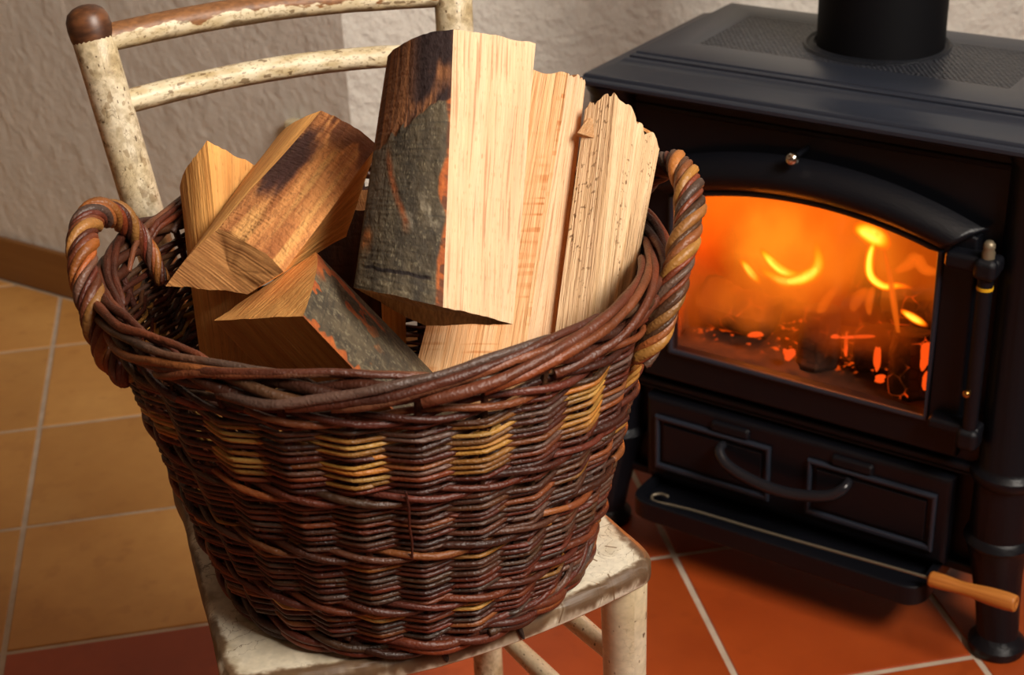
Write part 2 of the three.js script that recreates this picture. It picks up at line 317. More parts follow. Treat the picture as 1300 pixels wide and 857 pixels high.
    for (let s = 0; s < prof.length - 1; s++) {
      const [y0, h0, z0] = prof[s], [y1, h1, z1] = prof[s + 1];
      const A = [[-h0, z0], [h0, z0], [h0, bk(h0)], [-h0, bk(h0)]], B = [[-h1, z1], [h1, z1], [h1, bk(h1)], [-h1, bk(h1)]];
      for (let k = 0; k < 4; k++) { const a = A[k], b = A[(k + 1) % 4], c = B[(k + 1) % 4], d = B[k], o = pos.length / 3; pos.push(a[0], y0, a[1], b[0], y0, b[1], c[0], y1, c[1], d[0], y1, d[1]); idx.push(o, o + 1, o + 2, o, o + 2, o + 3); }
    }
    const g = new THREE.BufferGeometry(); g.setAttribute('position', new THREE.Float32BufferAttribute(pos, 3)); g.setIndex(idx);
    g.setAttribute('uv', new THREE.Float32BufferAttribute(new Float32Array(pos.length / 3 * 2), 2)); g.computeVertexNormals();
    const top = mesh('top_plate', toCreasedNormals(g, 0.7), M.ironSheen, stove);
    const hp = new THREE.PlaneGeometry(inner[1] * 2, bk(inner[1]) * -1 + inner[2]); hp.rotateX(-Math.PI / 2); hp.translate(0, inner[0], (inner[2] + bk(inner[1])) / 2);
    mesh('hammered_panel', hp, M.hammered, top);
  }
  // flue pipe with its collar
  const pipe = mesh('flue_pipe', new THREE.CylinderGeometry(0.0775, 0.0775, CEIL - 0.69, 64, 1, true).translate(0, 0.69 + (CEIL - 0.69) / 2 - 0.004, -0.196).translate(0.004, 0, 0), M.pipe, stove);
  mesh('collar', new THREE.LatheGeometry([[0.0775, 0.690], [0.080, 0.6885], [0.0825, 0.6862], [0.0850, 0.6862], [0.0865, 0.6885], [0.0885, 0.6885], [0.0900, 0.6852]].map(([r, y]) => new THREE.Vector2(r, y)), 64).translate(0, 0, -0.196), M.hammered, pipe);

  // door: flat frame plus the bulging arched head
  const door = mesh('door', merge([
    extr(hole(arched(0.213, 0.262, 0.545, 0.586), 0.173, 0.306, 0.522, 0.550), 0.014, -0.010, 0.004),
  ]), M.iron, stove);
  {
    const n = 60, m = 14, inn = (t) => arcPtAt(0.178, 0.525, 0.553, t), out = (t) => arcPtAt(0.222, 0.556, 0.602, t);
    function arcPtAt(x, y0, y1, t) { const s = y1 - y0, R = (x * x + s * s) / (2 * s), a0 = Math.asin(x / R), a = a0 * t; return [R * Math.sin(a), y1 - R + R * Math.cos(a)]; }
    const g = grid(n, m, (u, v) => {
      const t = 2 * u - 1, a = inn(t), b = out(t), end = Math.pow(clamp((1 - Math.abs(t)) / 0.02), 0.5);
      const q = [lerp(a[0], b[0], v), lerp(a[1], b[1], v)];
      return { p: V(q[0], q[1], 0.0 + (0.006 + 0.026 * Math.pow(Math.sin(Math.PI * clamp(0.04 + v * 0.96)), 0.75)) * end), uv: [u, v] };
    });
    mesh('arch_moulding', g, M.iron, door);
    // thin raised lip around the glass
    const lip = [[-0.173, 0.306], ...arcPts(0.173, 0.522, 0.550).reverse(), [0.173, 0.306], [-0.173, 0.306]].map(([x, y]) => V(x, y, 0.009));
    mesh('glass_bead', rod(lip, 0.0042, 8), M.ironSheen, door);
  }
  const gs = arched(0.176, 0.303, 0.524, 0.553);
  mesh('glass', extr(gs, 0.003, -0.011, 0, 24), new THREE.MeshPhysicalMaterial({ color: 0xffffff, roughness: 0.03, transmission: 1, thickness: 0, ior: 1.3, specularIntensity: 0.3 }), door);
  // hinge side: brackets, rod, cap, ring, pin
  mesh('hinge_bracket', merge([bx(0.062, 0.020, 0.026, 0.214, 0.522, 0.016, 0.006), bx(0.026, 0.026, 0.03, 0.231, 0.520, 0.022, 0.008)]), M.iron, door);
  mesh('hinge_bracket', merge([bx(0.062, 0.014, 0.026, 0.212, 0.312, 0.016, 0.005), bx(0.026, 0.028, 0.03, 0.231, 0.304, 0.022, 0.008)]), M.iron, door);
  const rodm = mesh('hinge_rod', move(new THREE.CylinderGeometry(0.0088, 0.0088, 0.21, 20), 0.231, 0.415, 0.024), M.iron, door);
  mesh('pin_cap', new THREE.LatheGeometry([[0, 0.553], [0.004, 0.5525], [0.0065, 0.549], [0.0068, 0.545], [0.006, 0.542], [0.0072, 0.540], [0.0072, 0.531]].map(([r, y]) => new THREE.Vector2(r, y)), 16).translate(0.231, 0, 0.024), std({ color: 0x8d8069, roughness: 0.45, metalness: 0.6 }), rodm);
  mesh('yellow_ring', move(new THREE.CylinderGeometry(0.0093, 0.0093, 0.004, 20), 0.231, 0.4965, 0.024), M.yellow, rodm);
  mesh('brass_pin', move(new THREE.SphereGeometry(0.0048, 14, 10), 0.2265, 0.3655, 0.0345), M.brass, rodm);
  // round control knob above the door
  const knob = mesh('air_knob', move(new THREE.SphereGeometry(0.0082, 24, 16), -0.004, 0.6085, 0.030), M.chrome, stove);
  mesh('stem', move(new THREE.CylinderGeometry(0.003, 0.004, 0.05, 12).rotateX(Math.PI / 2), -0.004, 0.6085, 0.003), M.iron, knob);
  // ash door below with two framed panels and a bar handle
  const ash = mesh('ash_door', extr(rectShape(-0.212, 0.212, 0.104, 0.228), 0.012, -0.014, 0.0065), M.iron, stove);
  for (const s of [-1, 1]) {
    const x0 = s < 0 ? -0.196 : 0.026, x1 = s < 0 ? -0.026 : 0.196;
    const fr = new THREE.Path(); fr.moveTo(x0 + 0.006, 0.129); fr.lineTo(x0 + 0.006, 0.197); fr.lineTo(x1 - 0.006, 0.197); fr.lineTo(x1 - 0.006, 0.129); fr.closePath();
    const sh = rectShape(x0, x1, 0.121, 0.203); sh.holes.push(fr);
    mesh('panel_frame', extr(sh, 0.003, 0.0052, 0.0026), M.ironSheen, ash);
    mesh('panel', extr(rectShape(x0 + 0.012, x1 - 0.012, 0.134, 0.191), 0.002, 0.0046, 0.0016), M.iron, ash);
  }
  for (const x of [-0.085, 0.085]) mesh('grip_notch', bx(0.056, 0.016, 0.012, x, 0.211, 0.0045, 0.005), M.iron, ash);
  const hb = curve([V(-0.093, 0.188, 0.002), V(-0.094, 0.184, 0.018), V(-0.080, 0.172, 0.026), V(-0.03, 0.160, 0.031), V(0.02, 0.160, 0.031), V(0.068, 0.172, 0.026), V(0.082, 0.184, 0.018), V(0.081, 0.188, 0.002)], 48);
  mesh('handle', rod(hb, (t) => 0.0056 + 0.0026 * Math.sin(Math.PI * t), 12), std({ color: new THREE.Color(0.014, 0.014, 0.018), roughness: 0.22 }), ash);
  // ash lip tray
  {
    const R = 0.03, prof = (x, z0, z1) => { const s = new THREE.Shape(); s.moveTo(-x, z0); s.lineTo(-x, z1 - R); s.quadraticCurveTo(-x, z1, -x + R, z1); s.lineTo(x - R, z1); s.quadraticCurveTo(x, z1, x, z1 - R); s.lineTo(x, z0); s.closePath(); return s; };
    const wall = prof(0.205, -0.05, 0.062), cut = prof(0.197, -0.042, 0.054); wall.holes.push(new THREE.Path(cut.getPoints(10)));
    const up = (g, y) => { g.rotateX(Math.PI / 2); g.translate(0, y, 0); return g; };
    const flat = prof(0.204, -0.05, 0.060);
    mesh('ash_tray', merge([up(new THREE.ExtrudeGeometry(wall, { depth: 0.022, bevelEnabled: true, bevelSize: 0.002, bevelThickness: 0.003, bevelSegments: 3, curveSegments: 10 }), 0.096), up(new THREE.ExtrudeGeometry(flat, { depth: 0.004, bevelEnabled: true, bevelSize: 0.001, bevelThickness: 0.008, bevelOffset: -0.006, bevelSegments: 4, curveSegments: 10 }), 0.076),
      bx(0.012, 0.03, 0.02, -0.15, 0.092, -0.03, 0.003), bx(0.012, 0.03, 0.02, 0.15, 0.092, -0.03, 0.003)]), M.iron, stove);
  }
  // fire chamber lining
  const lining = mesh('firebrick_lining', merge([bx(0.44, 0.34, 0.02, 0, 0.44, -0.245), bx(0.02, 0.34, 0.21, -0.215, 0.44, -0.135), bx(0.02, 0.34, 0.21, 0.215, 0.44, -0.135), bx(0.44, 0.012, 0.21, 0, 0.277, -0.135)]), M.brick, stove);
  mesh('baffle', bx(0.42, 0.012, 0.18, 0, 0.602, -0.15), M.soot, stove);
  mesh('dark_bar', bx(0.011, 0.085, 0.011, -0.172, 0.556, -0.14, 0.002), M.soot, lining);  // dark upright bar for the dark streak at the upper left
}
// FIRE
// burning logs, ember bed, embers and flames stand in the fire chamber
const fireLogs = [];
{
  const char = tex(256, 256, (u, v) => { const a = pfbm(u, v, 8, 4, 91), c = cracks(u * 14, v * 14, 2); return mix([40, 26, 20], [92, 62, 40], clamp(a * 1.4 - 0.3) * step(0.02, 0.2, c)); });
  const glow = tex(256, 256, (u, v) => { const c = cracks(u * 9, v * 9, 7), a = pfbm(u, v, 5, 3, 93); const k = step(0.10, 0.0, c) * step(0.5, 0.75, a); return [255 * k, 70 * k, 8 * k]; });
  const mat = std({ map: char, roughness: 0.95, emissive: 0xffffff, emissiveMap: glow, emissiveIntensity: 1.6, bumpMap: char, bumpScale: 0.003 });
  const L = [
    ['charred firewood log standing behind the fire glass near its hinge side', V(0.120, 0.284, -0.08), V(0.114, 0.362, -0.09), 0.030],
    ['charred firewood block glowing at its edges in the middle of the fire', V(0.045, 0.325, -0.095), V(0.098, 0.332, -0.10), 0.030],
    ['thick charred log standing upright left of the glowing block', V(-0.008, 0.284, -0.085), V(-0.010, 0.362, -0.10), 0.027],
    ['charred log lying low at the left end of the fire', V(-0.19, 0.322, -0.12), V(-0.09, 0.318, -0.12), 0.034],
    ['charred log lying at the back of the fire behind the others', V(0.02, 0.33, -0.185), V(0.18, 0.355, -0.19), 0.034],
    ['pointed charred log leaning against the back of the fire', V(0.030, 0.335, -0.13), V(0.020, 0.425, -0.16), 0.030],
  ];
  L.forEach(([label, a, b, r], q) => {
    const c = a.clone().add(b).multiplyScalar(0.5), base = stovePoint(c.x, c.y, c.z);
    const t = thing('burning_log', label, 'firewood', [base.x, base.y, base.z], ST, 'logs burning in the stove');
    const pts = []; for (let i = 0; i <= 12; i++) pts.push(a.clone().lerp(b, i / 12).sub(c));
    const g = rod(pts, (u) => r * (q === 5 ? 1 - 0.75 * u : 1 - 0.14 * u), 9, null, true, V(0.3, 0.2, 1)), p = g.attributes.position;
    for (let i = 0; i < p.count; i++) { const x = p.getX(i), y = p.getY(i), z = p.getZ(i), k = 1 + 0.5 * (n3(x * 55 + q * 9, y * 55, z * 55) - 0.5); const ax = b.clone().sub(a).normalize(), d = V(x, y, z), al = ax.multiplyScalar(d.dot(ax)); d.sub(al).multiplyScalar(k).add(al); p.setXYZ(i, d.x, d.y, d.z); }
    const uv = g.attributes.uv; for (let i = 0; i < uv.count; i++) uv.setXY(i, uv.getX(i) * 0.8 + q * 0.13, uv.getY(i) * 5);
    g.computeVertexNormals();
    mesh('charred_wood', g, mat, t);
  });
  const bed = grid(60, 26, (u, v) => { const x = lerp(-0.2, 0.2, u), z = lerp(-0.03, -0.23, v); return { p: stovePoint(x, 0.2835 + 0.016 * fbm(u * 22, v * 11, 3, 4) * (0.4 + v), z), uv: [u * 2, v] }; });
  const ash = tex(256, 256, (u, v) => { const a = pfbm(u, v, 20, 3, 95); return [40 + 30 * a, 25 + 20 * a, 15 + 10 * a]; });
  const hot = tex(512, 256, (u, v) => { const a = pfbm(u, v, 26, 3, 99), k = step(0.62, 0.78, a) * step(0.12, 0.35, v); return [255 * k, 84 * k, 12 * k]; });
  const b = mesh('ember_bed', bed, std({ map: ash, roughness: 1, emissive: 0xffffff, emissiveMap: hot, emissiveIntensity: 0.8 })); b.userData.kind = 'stuff'; b.userData.label = 'bed of ash and small glowing embers on the stove floor'; b.userData.category = 'embers';
  // embers that show one by one
  const em = std({ color: 0x331105, emissive: new THREE.Color(1, 0.085, 0.006), emissiveIntensity: 1.0, roughness: 1 });
  const E = [[0.055, 0.357, -0.052, 0.006, 'thin ember glowing along the upper edge of the charred block', 2.6, 0.35], [0.042, 0.338, -0.055, 0.008, 'ember running down the left edge of the charred block', 0.35, 1.8], [0.086, 0.335, -0.05, 0.008, 'ember running down the right edge of the charred block', 0.4, 1.9], [0.092, 0.309, -0.05, 0.007, 'bright ember at the foot of the charred block', 1.5, 0.6], [0.147, 0.352, -0.05, 0.0095, 'tall red ember at the hinge end of the fire', 0.7, 1.9], [0.150, 0.316, -0.05, 0.009, 'red ember low in the corner at the hinge end', 0.7, 1.4], [0.030, 0.352, -0.05, 0.0045, 'tiny twin ember beside the thick upright log', 1.6, 0.8], [-0.034, 0.312, -0.05, 0.008, 'orange ember left of the thick upright charred log', 1, 0.9], [-0.085, 0.322, -0.06, 0.006, 'broad dim ember under the thin spread flame', 1.9, 0.5]];
  E.forEach(([x, y, z, r, label, sx, sy], q) => {
    const s = stovePoint(x, y, z), g = new THREE.IcosahedronGeometry(r, 3), p = g.attributes.position;
    for (let i = 0; i < p.count; i++) { const k = 0.35 + 1.3 * n3(p.getX(i) * 160 + q, p.getY(i) * 120, p.getZ(i) * 120); p.setXYZ(i, p.getX(i) * k * sx, p.getY(i) * k * sy, p.getZ(i) * k * 0.6); }
    g.computeVertexNormals(); g.translate(0, 0, 0);
    const m = mesh('ember', g, em); m.position.copy(s); tag(m, label, 'ember', 'embers in the fire');
  });
  // flames: thin lens-shaped bodies of glowing gas, clear towards their edges
  const soft = tex(128, 256, (u, v) => { const x = Math.sin(Math.PI * u), e = step(0, 0.16, v) * step(1, 0.7, v); return clamp(Math.pow(x, 1.25) * e * (0.75 + 0.5 * (fbm(u * 4, v * 6, 3, 811) - 0.3))); }, false, false);
  const hotT = tex(128, 64, (u, v) => { const x = Math.pow(Math.sin(Math.PI * u), 2.2) * step(0, 0.3, v) * step(1, 0.6, v); return [255, 84 + 130 * x, 4 + 70 * x * x]; }, true, false);
  const cloudA = (s) => tex(256, 256, (u, v) => { const r = Math.hypot(u - 0.5, v - 0.5) * 2.1, n = fbm(u * 4 + s, v * 2.6, 4, s), m = fbm(u * 9, v * 4 + s, 3, s + 9); return clamp(step(1.0, 0.15, r + 0.55 * (n - 0.5)) * (0.55 + 0.8 * (m - 0.3))); }, false, false);
  const bright = std({ color: 0x000000, emissive: 0xffffff, emissiveMap: hotT, emissiveIntensity: 2.1, roughness: 1, alphaMap: soft, transparent: true });
  const mid = std({ color: 0x000000, emissive: new THREE.Color(1, 0.15, 0.006), emissiveIntensity: 0.9, roughness: 1, alphaMap: soft, transparent: true });
  const glowMat = (s, k, o, c = [1, 0.17, 0.006]) => std({ color: 0x000000, emissive: new THREE.Color(...c), emissiveIntensity: k, roughness: 1, alphaMap: cloudA(s), transparent: true, opacity: o });
  const lens = (f, th) => merge([1, -1].map((sg) => grid(8, 28, (u, v) => { const q = f(u, v); q.p.z += sg * th * Math.sin(Math.PI * u) * Math.sin(Math.PI * v); return q; }, sg < 0)));
  const tongue = (parent, pts, w, mat) => {
    const c = new THREE.CatmullRomCurve3(pts.map((q) => V(...q)), false, 'centripetal');
    const g = lens((u, v) => { const p = c.getPointAt(v), T = c.getTangentAt(v), s = V(-T.y, T.x, 0).normalize(); return { p: p.addScaledVector(s, (u - 0.5) * 2 * w * (0.35 + 0.65 * Math.sin(Math.PI * v))), uv: [u, v] }; }, w * 0.4);
    mesh('flame_tongue', g, mat, parent);
  };
  const body = (parent, x, y, z, w, h, mat) => mesh('flame_body', lens((u, v) => ({ p: V(x + (u - 0.5) * 2 * w, y + (v - 0.5) * 2 * h, z), uv: [u, v] }), 0.012), mat, parent);
  const flame = (label) => thing('flame', label, 'flame', (({ x, y, z }) => [x, y, z])(stovePoint(0, 0, 0)), ST, 'flames in the stove');
  const f1 = flame('bright spread flame with three thin tongues in the middle of the fire');
  tongue(f1, [[-0.120, 0.415, -0.08], [-0.105, 0.399, -0.08], [-0.088, 0.383, -0.08]], 0.0080, bright);
  tongue(f1, [[-0.094, 0.436, -0.08], [-0.073, 0.418, -0.08], [-0.055, 0.410, -0.08], [-0.030, 0.415, -0.08]], 0.0100, bright);
  tongue(f1, [[-0.100, 0.409, -0.085], [-0.077, 0.398, -0.085], [-0.056, 0.396, -0.085], [-0.024, 0.412, -0.085], [-0.014, 0.427, -0.085], [-0.020, 0.466, -0.085]], 0.0135, bright);
  const f2 = flame('tall bright flame with a broad head near the hinge side of the glass');
  tongue(f2, [[0.030, 0.490, -0.08], [0.050, 0.487, -0.08], [0.064, 0.482, -0.08], [0.080, 0.470, -0.08]], 0.017, bright);
  tongue(f2, [[0.062, 0.492, -0.085], [0.053, 0.451, -0.085], [0.057, 0.427, -0.085], [0.074, 0.418, -0.085], [0.093, 0.423, -0.085], [0.114, 0.424, -0.085]], 0.0075, bright);
  tongue(f2, [[0.070, 0.478, -0.08], [0.084, 0.429, -0.08], [0.090, 0.402, -0.08], [0.097, 0.370, -0.08], [0.104, 0.342, -0.08]], 0.0055, mid);
  const f3 = flame('orange curling flame in the upper corner by the hinge');
  tongue(f3, [[0.078, 0.430, -0.1], [0.098, 0.447, -0.1], [0.107, 0.457, -0.1], [0.118, 0.445, -0.1], [0.145, 0.446, -0.1]], 0.010, mid);
  tongue(f3, [[0.102, 0.399, -0.07], [0.120, 0.392, -0.07], [0.140, 0.385, -0.07]], 0.007, bright);
  const f4 = flame('soft orange flame licking up round the pointed charred log');
  tongue(f4, [[-0.010, 0.345, -0.08], [-0.002, 0.376, -0.08], [0.018, 0.410, -0.08]], 0.008, mid);
  tongue(f4, [[0.036, 0.375, -0.08], [0.044, 0.397, -0.08], [0.060, 0.415, -0.08]], 0.010, mid);
  tongue(f4, [[0.060, 0.375, -0.08], [0.058, 0.397, -0.08], [0.064, 0.42, -0.08]], 0.007, mid);
  const f5 = flame('broad soft orange cloud of flame filling the left of the fire');
  body(f5, -0.105, 0.445, -0.13, 0.15, 0.12, glowMat(3, 1.25, 0.8)); body(f5, -0.07, 0.42, -0.095, 0.10, 0.085, glowMat(17, 1.3, 0.6, [1, 0.26, 0.012])); body(f5, -0.10, 0.365, -0.065, 0.10, 0.065, glowMat(29, 0.75, 0.7)); body(f5, -0.17, 0.37, -0.05, 0.07, 0.09, glowMat(33, 0.5, 0.7, [1, 0.13, 0.004])); body(f5, -0.03, 0.41, -0.07, 0.08, 0.07, glowMat(37, 1.0, 0.6));
  const f6 = flame('dim red cloud of flame behind the logs at the hinge side');
  body(f6, 0.08, 0.43, -0.16, 0.12, 0.12, glowMat(41, 0.5, 0.75, [1, 0.14, 0.004])); body(f6, 0.03, 0.45, -0.11, 0.09, 0.10, glowMat(57, 0.95, 0.6, [1, 0.19, 0.007])); body(f6, 0.06, 0.37, -0.06, 0.10, 0.06, glowMat(63, 0.45, 0.5, [1, 0.11, 0.003]));
  const lightAt = (x, y, z, i) => { const l = new THREE.PointLight(new THREE.Color(1, 0.20, 0.012), i, 0, 2); l.name = 'fire_light'; l.position.copy(stovePoint(x, y, z)); l.castShadow = true; l.shadow.radius = 2; scene.add(l); };
  lightAt(-0.10, 0.46, -0.13, FIRE_LIGHT * 0.5); lightAt(0.06, 0.46, -0.08, FIRE_LIGHT * 0.07); lightAt(-0.09, 0.40, -0.09, FIRE_LIGHT * 0.08);
}
{ // poker lying in the tray
  const s = stovePoint(0.03, 0.09, 0.04), t = thing('poker', 'thin steel poker with a turned wooden handle resting in the stove tray', 'poker', [s.x, s.y, s.z], ST);
  const q = (x, y, z) => V(x - 0.03, y - 0.09, z - 0.04);
  mesh('rod', rod(curve([q(-0.163, 0.0955, 0.030), q(-0.176, 0.0945, 0.028), q(-0.184, 0.0935, 0.036), q(-0.178, 0.0925, 0.045), q(-0.150, 0.0920, 0.041), q(-0.120, 0.0935, 0.040), q(0, 0.1005, 0.045), q(0.2, 0.1145, 0.053), q(0.215, 0.1155, 0.054)], 70), 0.0021, 8), M.steel, t);
  const wood = tex(128, 256, (u, v) => { const a = n2(u * 40, v * 3, 5) * 0.6 + 0.4 * n2(u * 90, v * 8, 6); return mix([214, 142, 66], [170, 96, 36], a); });
  const hp = [[0, 0], [0.0085, 0], [0.0098, 0.003], [0.0098, 0.016], [0.0088, 0.03], [0.0082, 0.043], [0.0092, 0.058], [0.0108, 0.075], [0.0112, 0.094], [0.0105, 0.104], [0.0095, 0.1065], [0.004, 0.1068], [0.0035, 0.102], [0, 0.102]].map(([r, y]) => new THREE.Vector2(r, y));
  const hg = new THREE.LatheGeometry(hp, 24); hg.rotateZ(-Math.PI / 2);
  const m = mesh('handle', hg, std({ map: wood, roughness: 0.45 }), t);
  const a = q(0.212, 0.1155, 0.054); m.position.copy(a); m.rotation.z = 0.055; m.rotation.y = -0.04;
}

// ================================================================= CHAIR
const paintTex = (s, wear, streakV) => tex(1024, 1024, (u, v) => {
  const big = pfbm(u, v, 5, 4, s), mid = pfbm(u, v, 24, 3, s + 4), fine = pfbm(u, v, 90, 2, s + 8);
  let c = mix([228, 214, 184], [205, 184, 142], clamp((big - 0.35) * 1.8));
  c = mix(c, [150, 128, 90], clamp((mid - 0.50) * 2.6) * wear); c = mix(c, [128, 108, 76], clamp((pfbm(u + 0.6, v, 60, 3, s + 30) - 0.48) * 3.2) * 0.6 * wear);
  const e = cracks(u * 46 + mid * 3.6, v * (streakV ? 26 : 46) + big * 5 + mid * 2, s), line = step(0.06, 0.01, e) * step(0.48, 0.66, pfbm(u + 0.2, v, 7, 3, s + 12));
  c = mix(c, [70, 52, 32], line * (0.10 + 0.42 * wear));
  const chip = step(0.735 - 0.05 * wear, 0.76 - 0.05 * wear, pfbm(u + 0.37, v + 0.11, 22, 4, s + 16)); c = mix(c, [120, 92, 58], chip * 0.6 * wear);
  const fleck = step(0.80, 0.86, pfbm(u, v + 0.5, 64, 2, s + 20)); c = mix(c, [72, 52, 34], fleck * 0.7);
  const k = 0.95 + 0.1 * (fine - 0.5); return [c[0] * k, c[1] * k, c[2] * k];
});
const paintBump = tex(512, 512, (u, v) => { const m = pfbm(u, v, 24, 3, 5); return clamp(0.6 + 0.4 * (pfbm(u, v, 40, 3, 105) - 0.5)); }, false);
const seatT = tex(1024, 1024, (u, v) => {
  const x = (u - 0.5) * 0.5, z = (v - 0.5) * 0.5, big = fbm(u * 5, v * 5, 4, 201), mid = fbm(u * 22, v * 22, 4, 205), fine = fbm(u * 120, v * 120, 2, 208);
  let c = mix([230, 220, 198], [208, 192, 160], clamp((big - 0.35) * 1.8));
  c = mix(c, [160, 142, 110], clamp((mid - 0.52) * 2.2) * (0.55 + 0.5 * step(-0.02, -0.16, x)));
  const e = cracks(u * 30 + mid * 5, v * 30 + big * 6, 3); c = mix(c, [92, 72, 48], step(0.05, 0.01, e) * step(0.50, 0.66, fbm(u * 6, v * 6, 3, 212)) * 0.7);
  const edge = 0.199 - 0.022 * Math.pow(Math.abs(x) / 0.17, 2.2) - z, side = Math.min(0.192 - x, x + 0.197 - 0.1 * Math.max(0, 0.05 - z)), d = Math.min(edge, side);
  c = mix(c, [84, 58, 36], step(0.011, 0.005, Math.abs(d - 0.007) + 0.012 * (fbm(u * 40, v * 40, 4, 215) - 0.3)) * 0.85);
  c = mix(c, [104, 76, 48], step(0.02, 0.0, d) * step(-0.004, -0.001, d) * step(0.52, 0.62, fbm(u * 26, v * 26, 4, 218)) * 0.7);
  for (let k = 0; k < 26; k++) { const sx = hash(k, 3, 9) * 0.36 - 0.18, sz = hash(k, 5, 9) * 0.34 - 0.15, a = hash(k, 7, 9) * 3.1, dx = x - sx, dz = z - sz, al = dx * Math.cos(a) + dz * Math.sin(a), ac = -dx * Math.sin(a) + dz * Math.cos(a); if (Math.abs(al) < 0.004 + 0.006 * hash(k, 8, 9)) c = mix(c, [96, 70, 44], step(0.0011, 0.0003, Math.abs(ac + 0.0006 * mid)) * 0.75); }
  const k = 0.95 + 0.1 * (fine - 0.5); return [c[0] * k, c[1] * k, c[2] * k];
}, true, false), legT = paintTex(231, 0.12, true), postT = paintTex(261, 0.6, true);
// worn rail: bare brown wood along the upper side (u = 0), paint below with a dark dirty edge
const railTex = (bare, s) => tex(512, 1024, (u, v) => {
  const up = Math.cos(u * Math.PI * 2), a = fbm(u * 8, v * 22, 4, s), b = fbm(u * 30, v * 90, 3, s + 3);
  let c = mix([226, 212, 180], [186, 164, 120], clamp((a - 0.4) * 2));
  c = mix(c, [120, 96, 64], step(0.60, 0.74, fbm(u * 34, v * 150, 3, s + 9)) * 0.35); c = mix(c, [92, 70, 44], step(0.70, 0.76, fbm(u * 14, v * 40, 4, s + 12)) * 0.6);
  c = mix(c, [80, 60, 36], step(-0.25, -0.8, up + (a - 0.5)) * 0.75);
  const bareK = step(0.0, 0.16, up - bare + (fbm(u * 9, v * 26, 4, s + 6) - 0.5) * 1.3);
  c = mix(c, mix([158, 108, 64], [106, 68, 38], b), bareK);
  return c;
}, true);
const P = {
  seat: std({ map: seatT, bumpMap: rep(paintBump, 1.2, 1.2), bumpScale: 0.0012, roughness: 0.5 }),
  leg: std({ map: rep(legT, 0.35, 3), bumpMap: rep(paintBump, 0.35, 3), bumpScale: 0.0005, roughness: 0.42 }),
  post: std({ map: rep(postT, 0.5, 4), bumpMap: rep(paintBump, 0.5, 4), bumpScale: 0.0008, roughness: 0.45 }),
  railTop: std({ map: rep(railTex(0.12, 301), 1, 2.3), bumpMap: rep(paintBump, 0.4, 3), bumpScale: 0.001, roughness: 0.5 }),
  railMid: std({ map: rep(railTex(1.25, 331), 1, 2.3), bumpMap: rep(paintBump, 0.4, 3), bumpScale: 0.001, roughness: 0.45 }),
  knob: std({ map: tex(256, 256, (u, v) => { const a = pfbm(u, v, 10, 4, 341); return mix([112, 70, 42], [58, 34, 22], clamp(a * 1.6 - 0.3)); }), roughness: 0.4 }),
};
const CH = [-0.12 + 0.0, 0, -1.2];
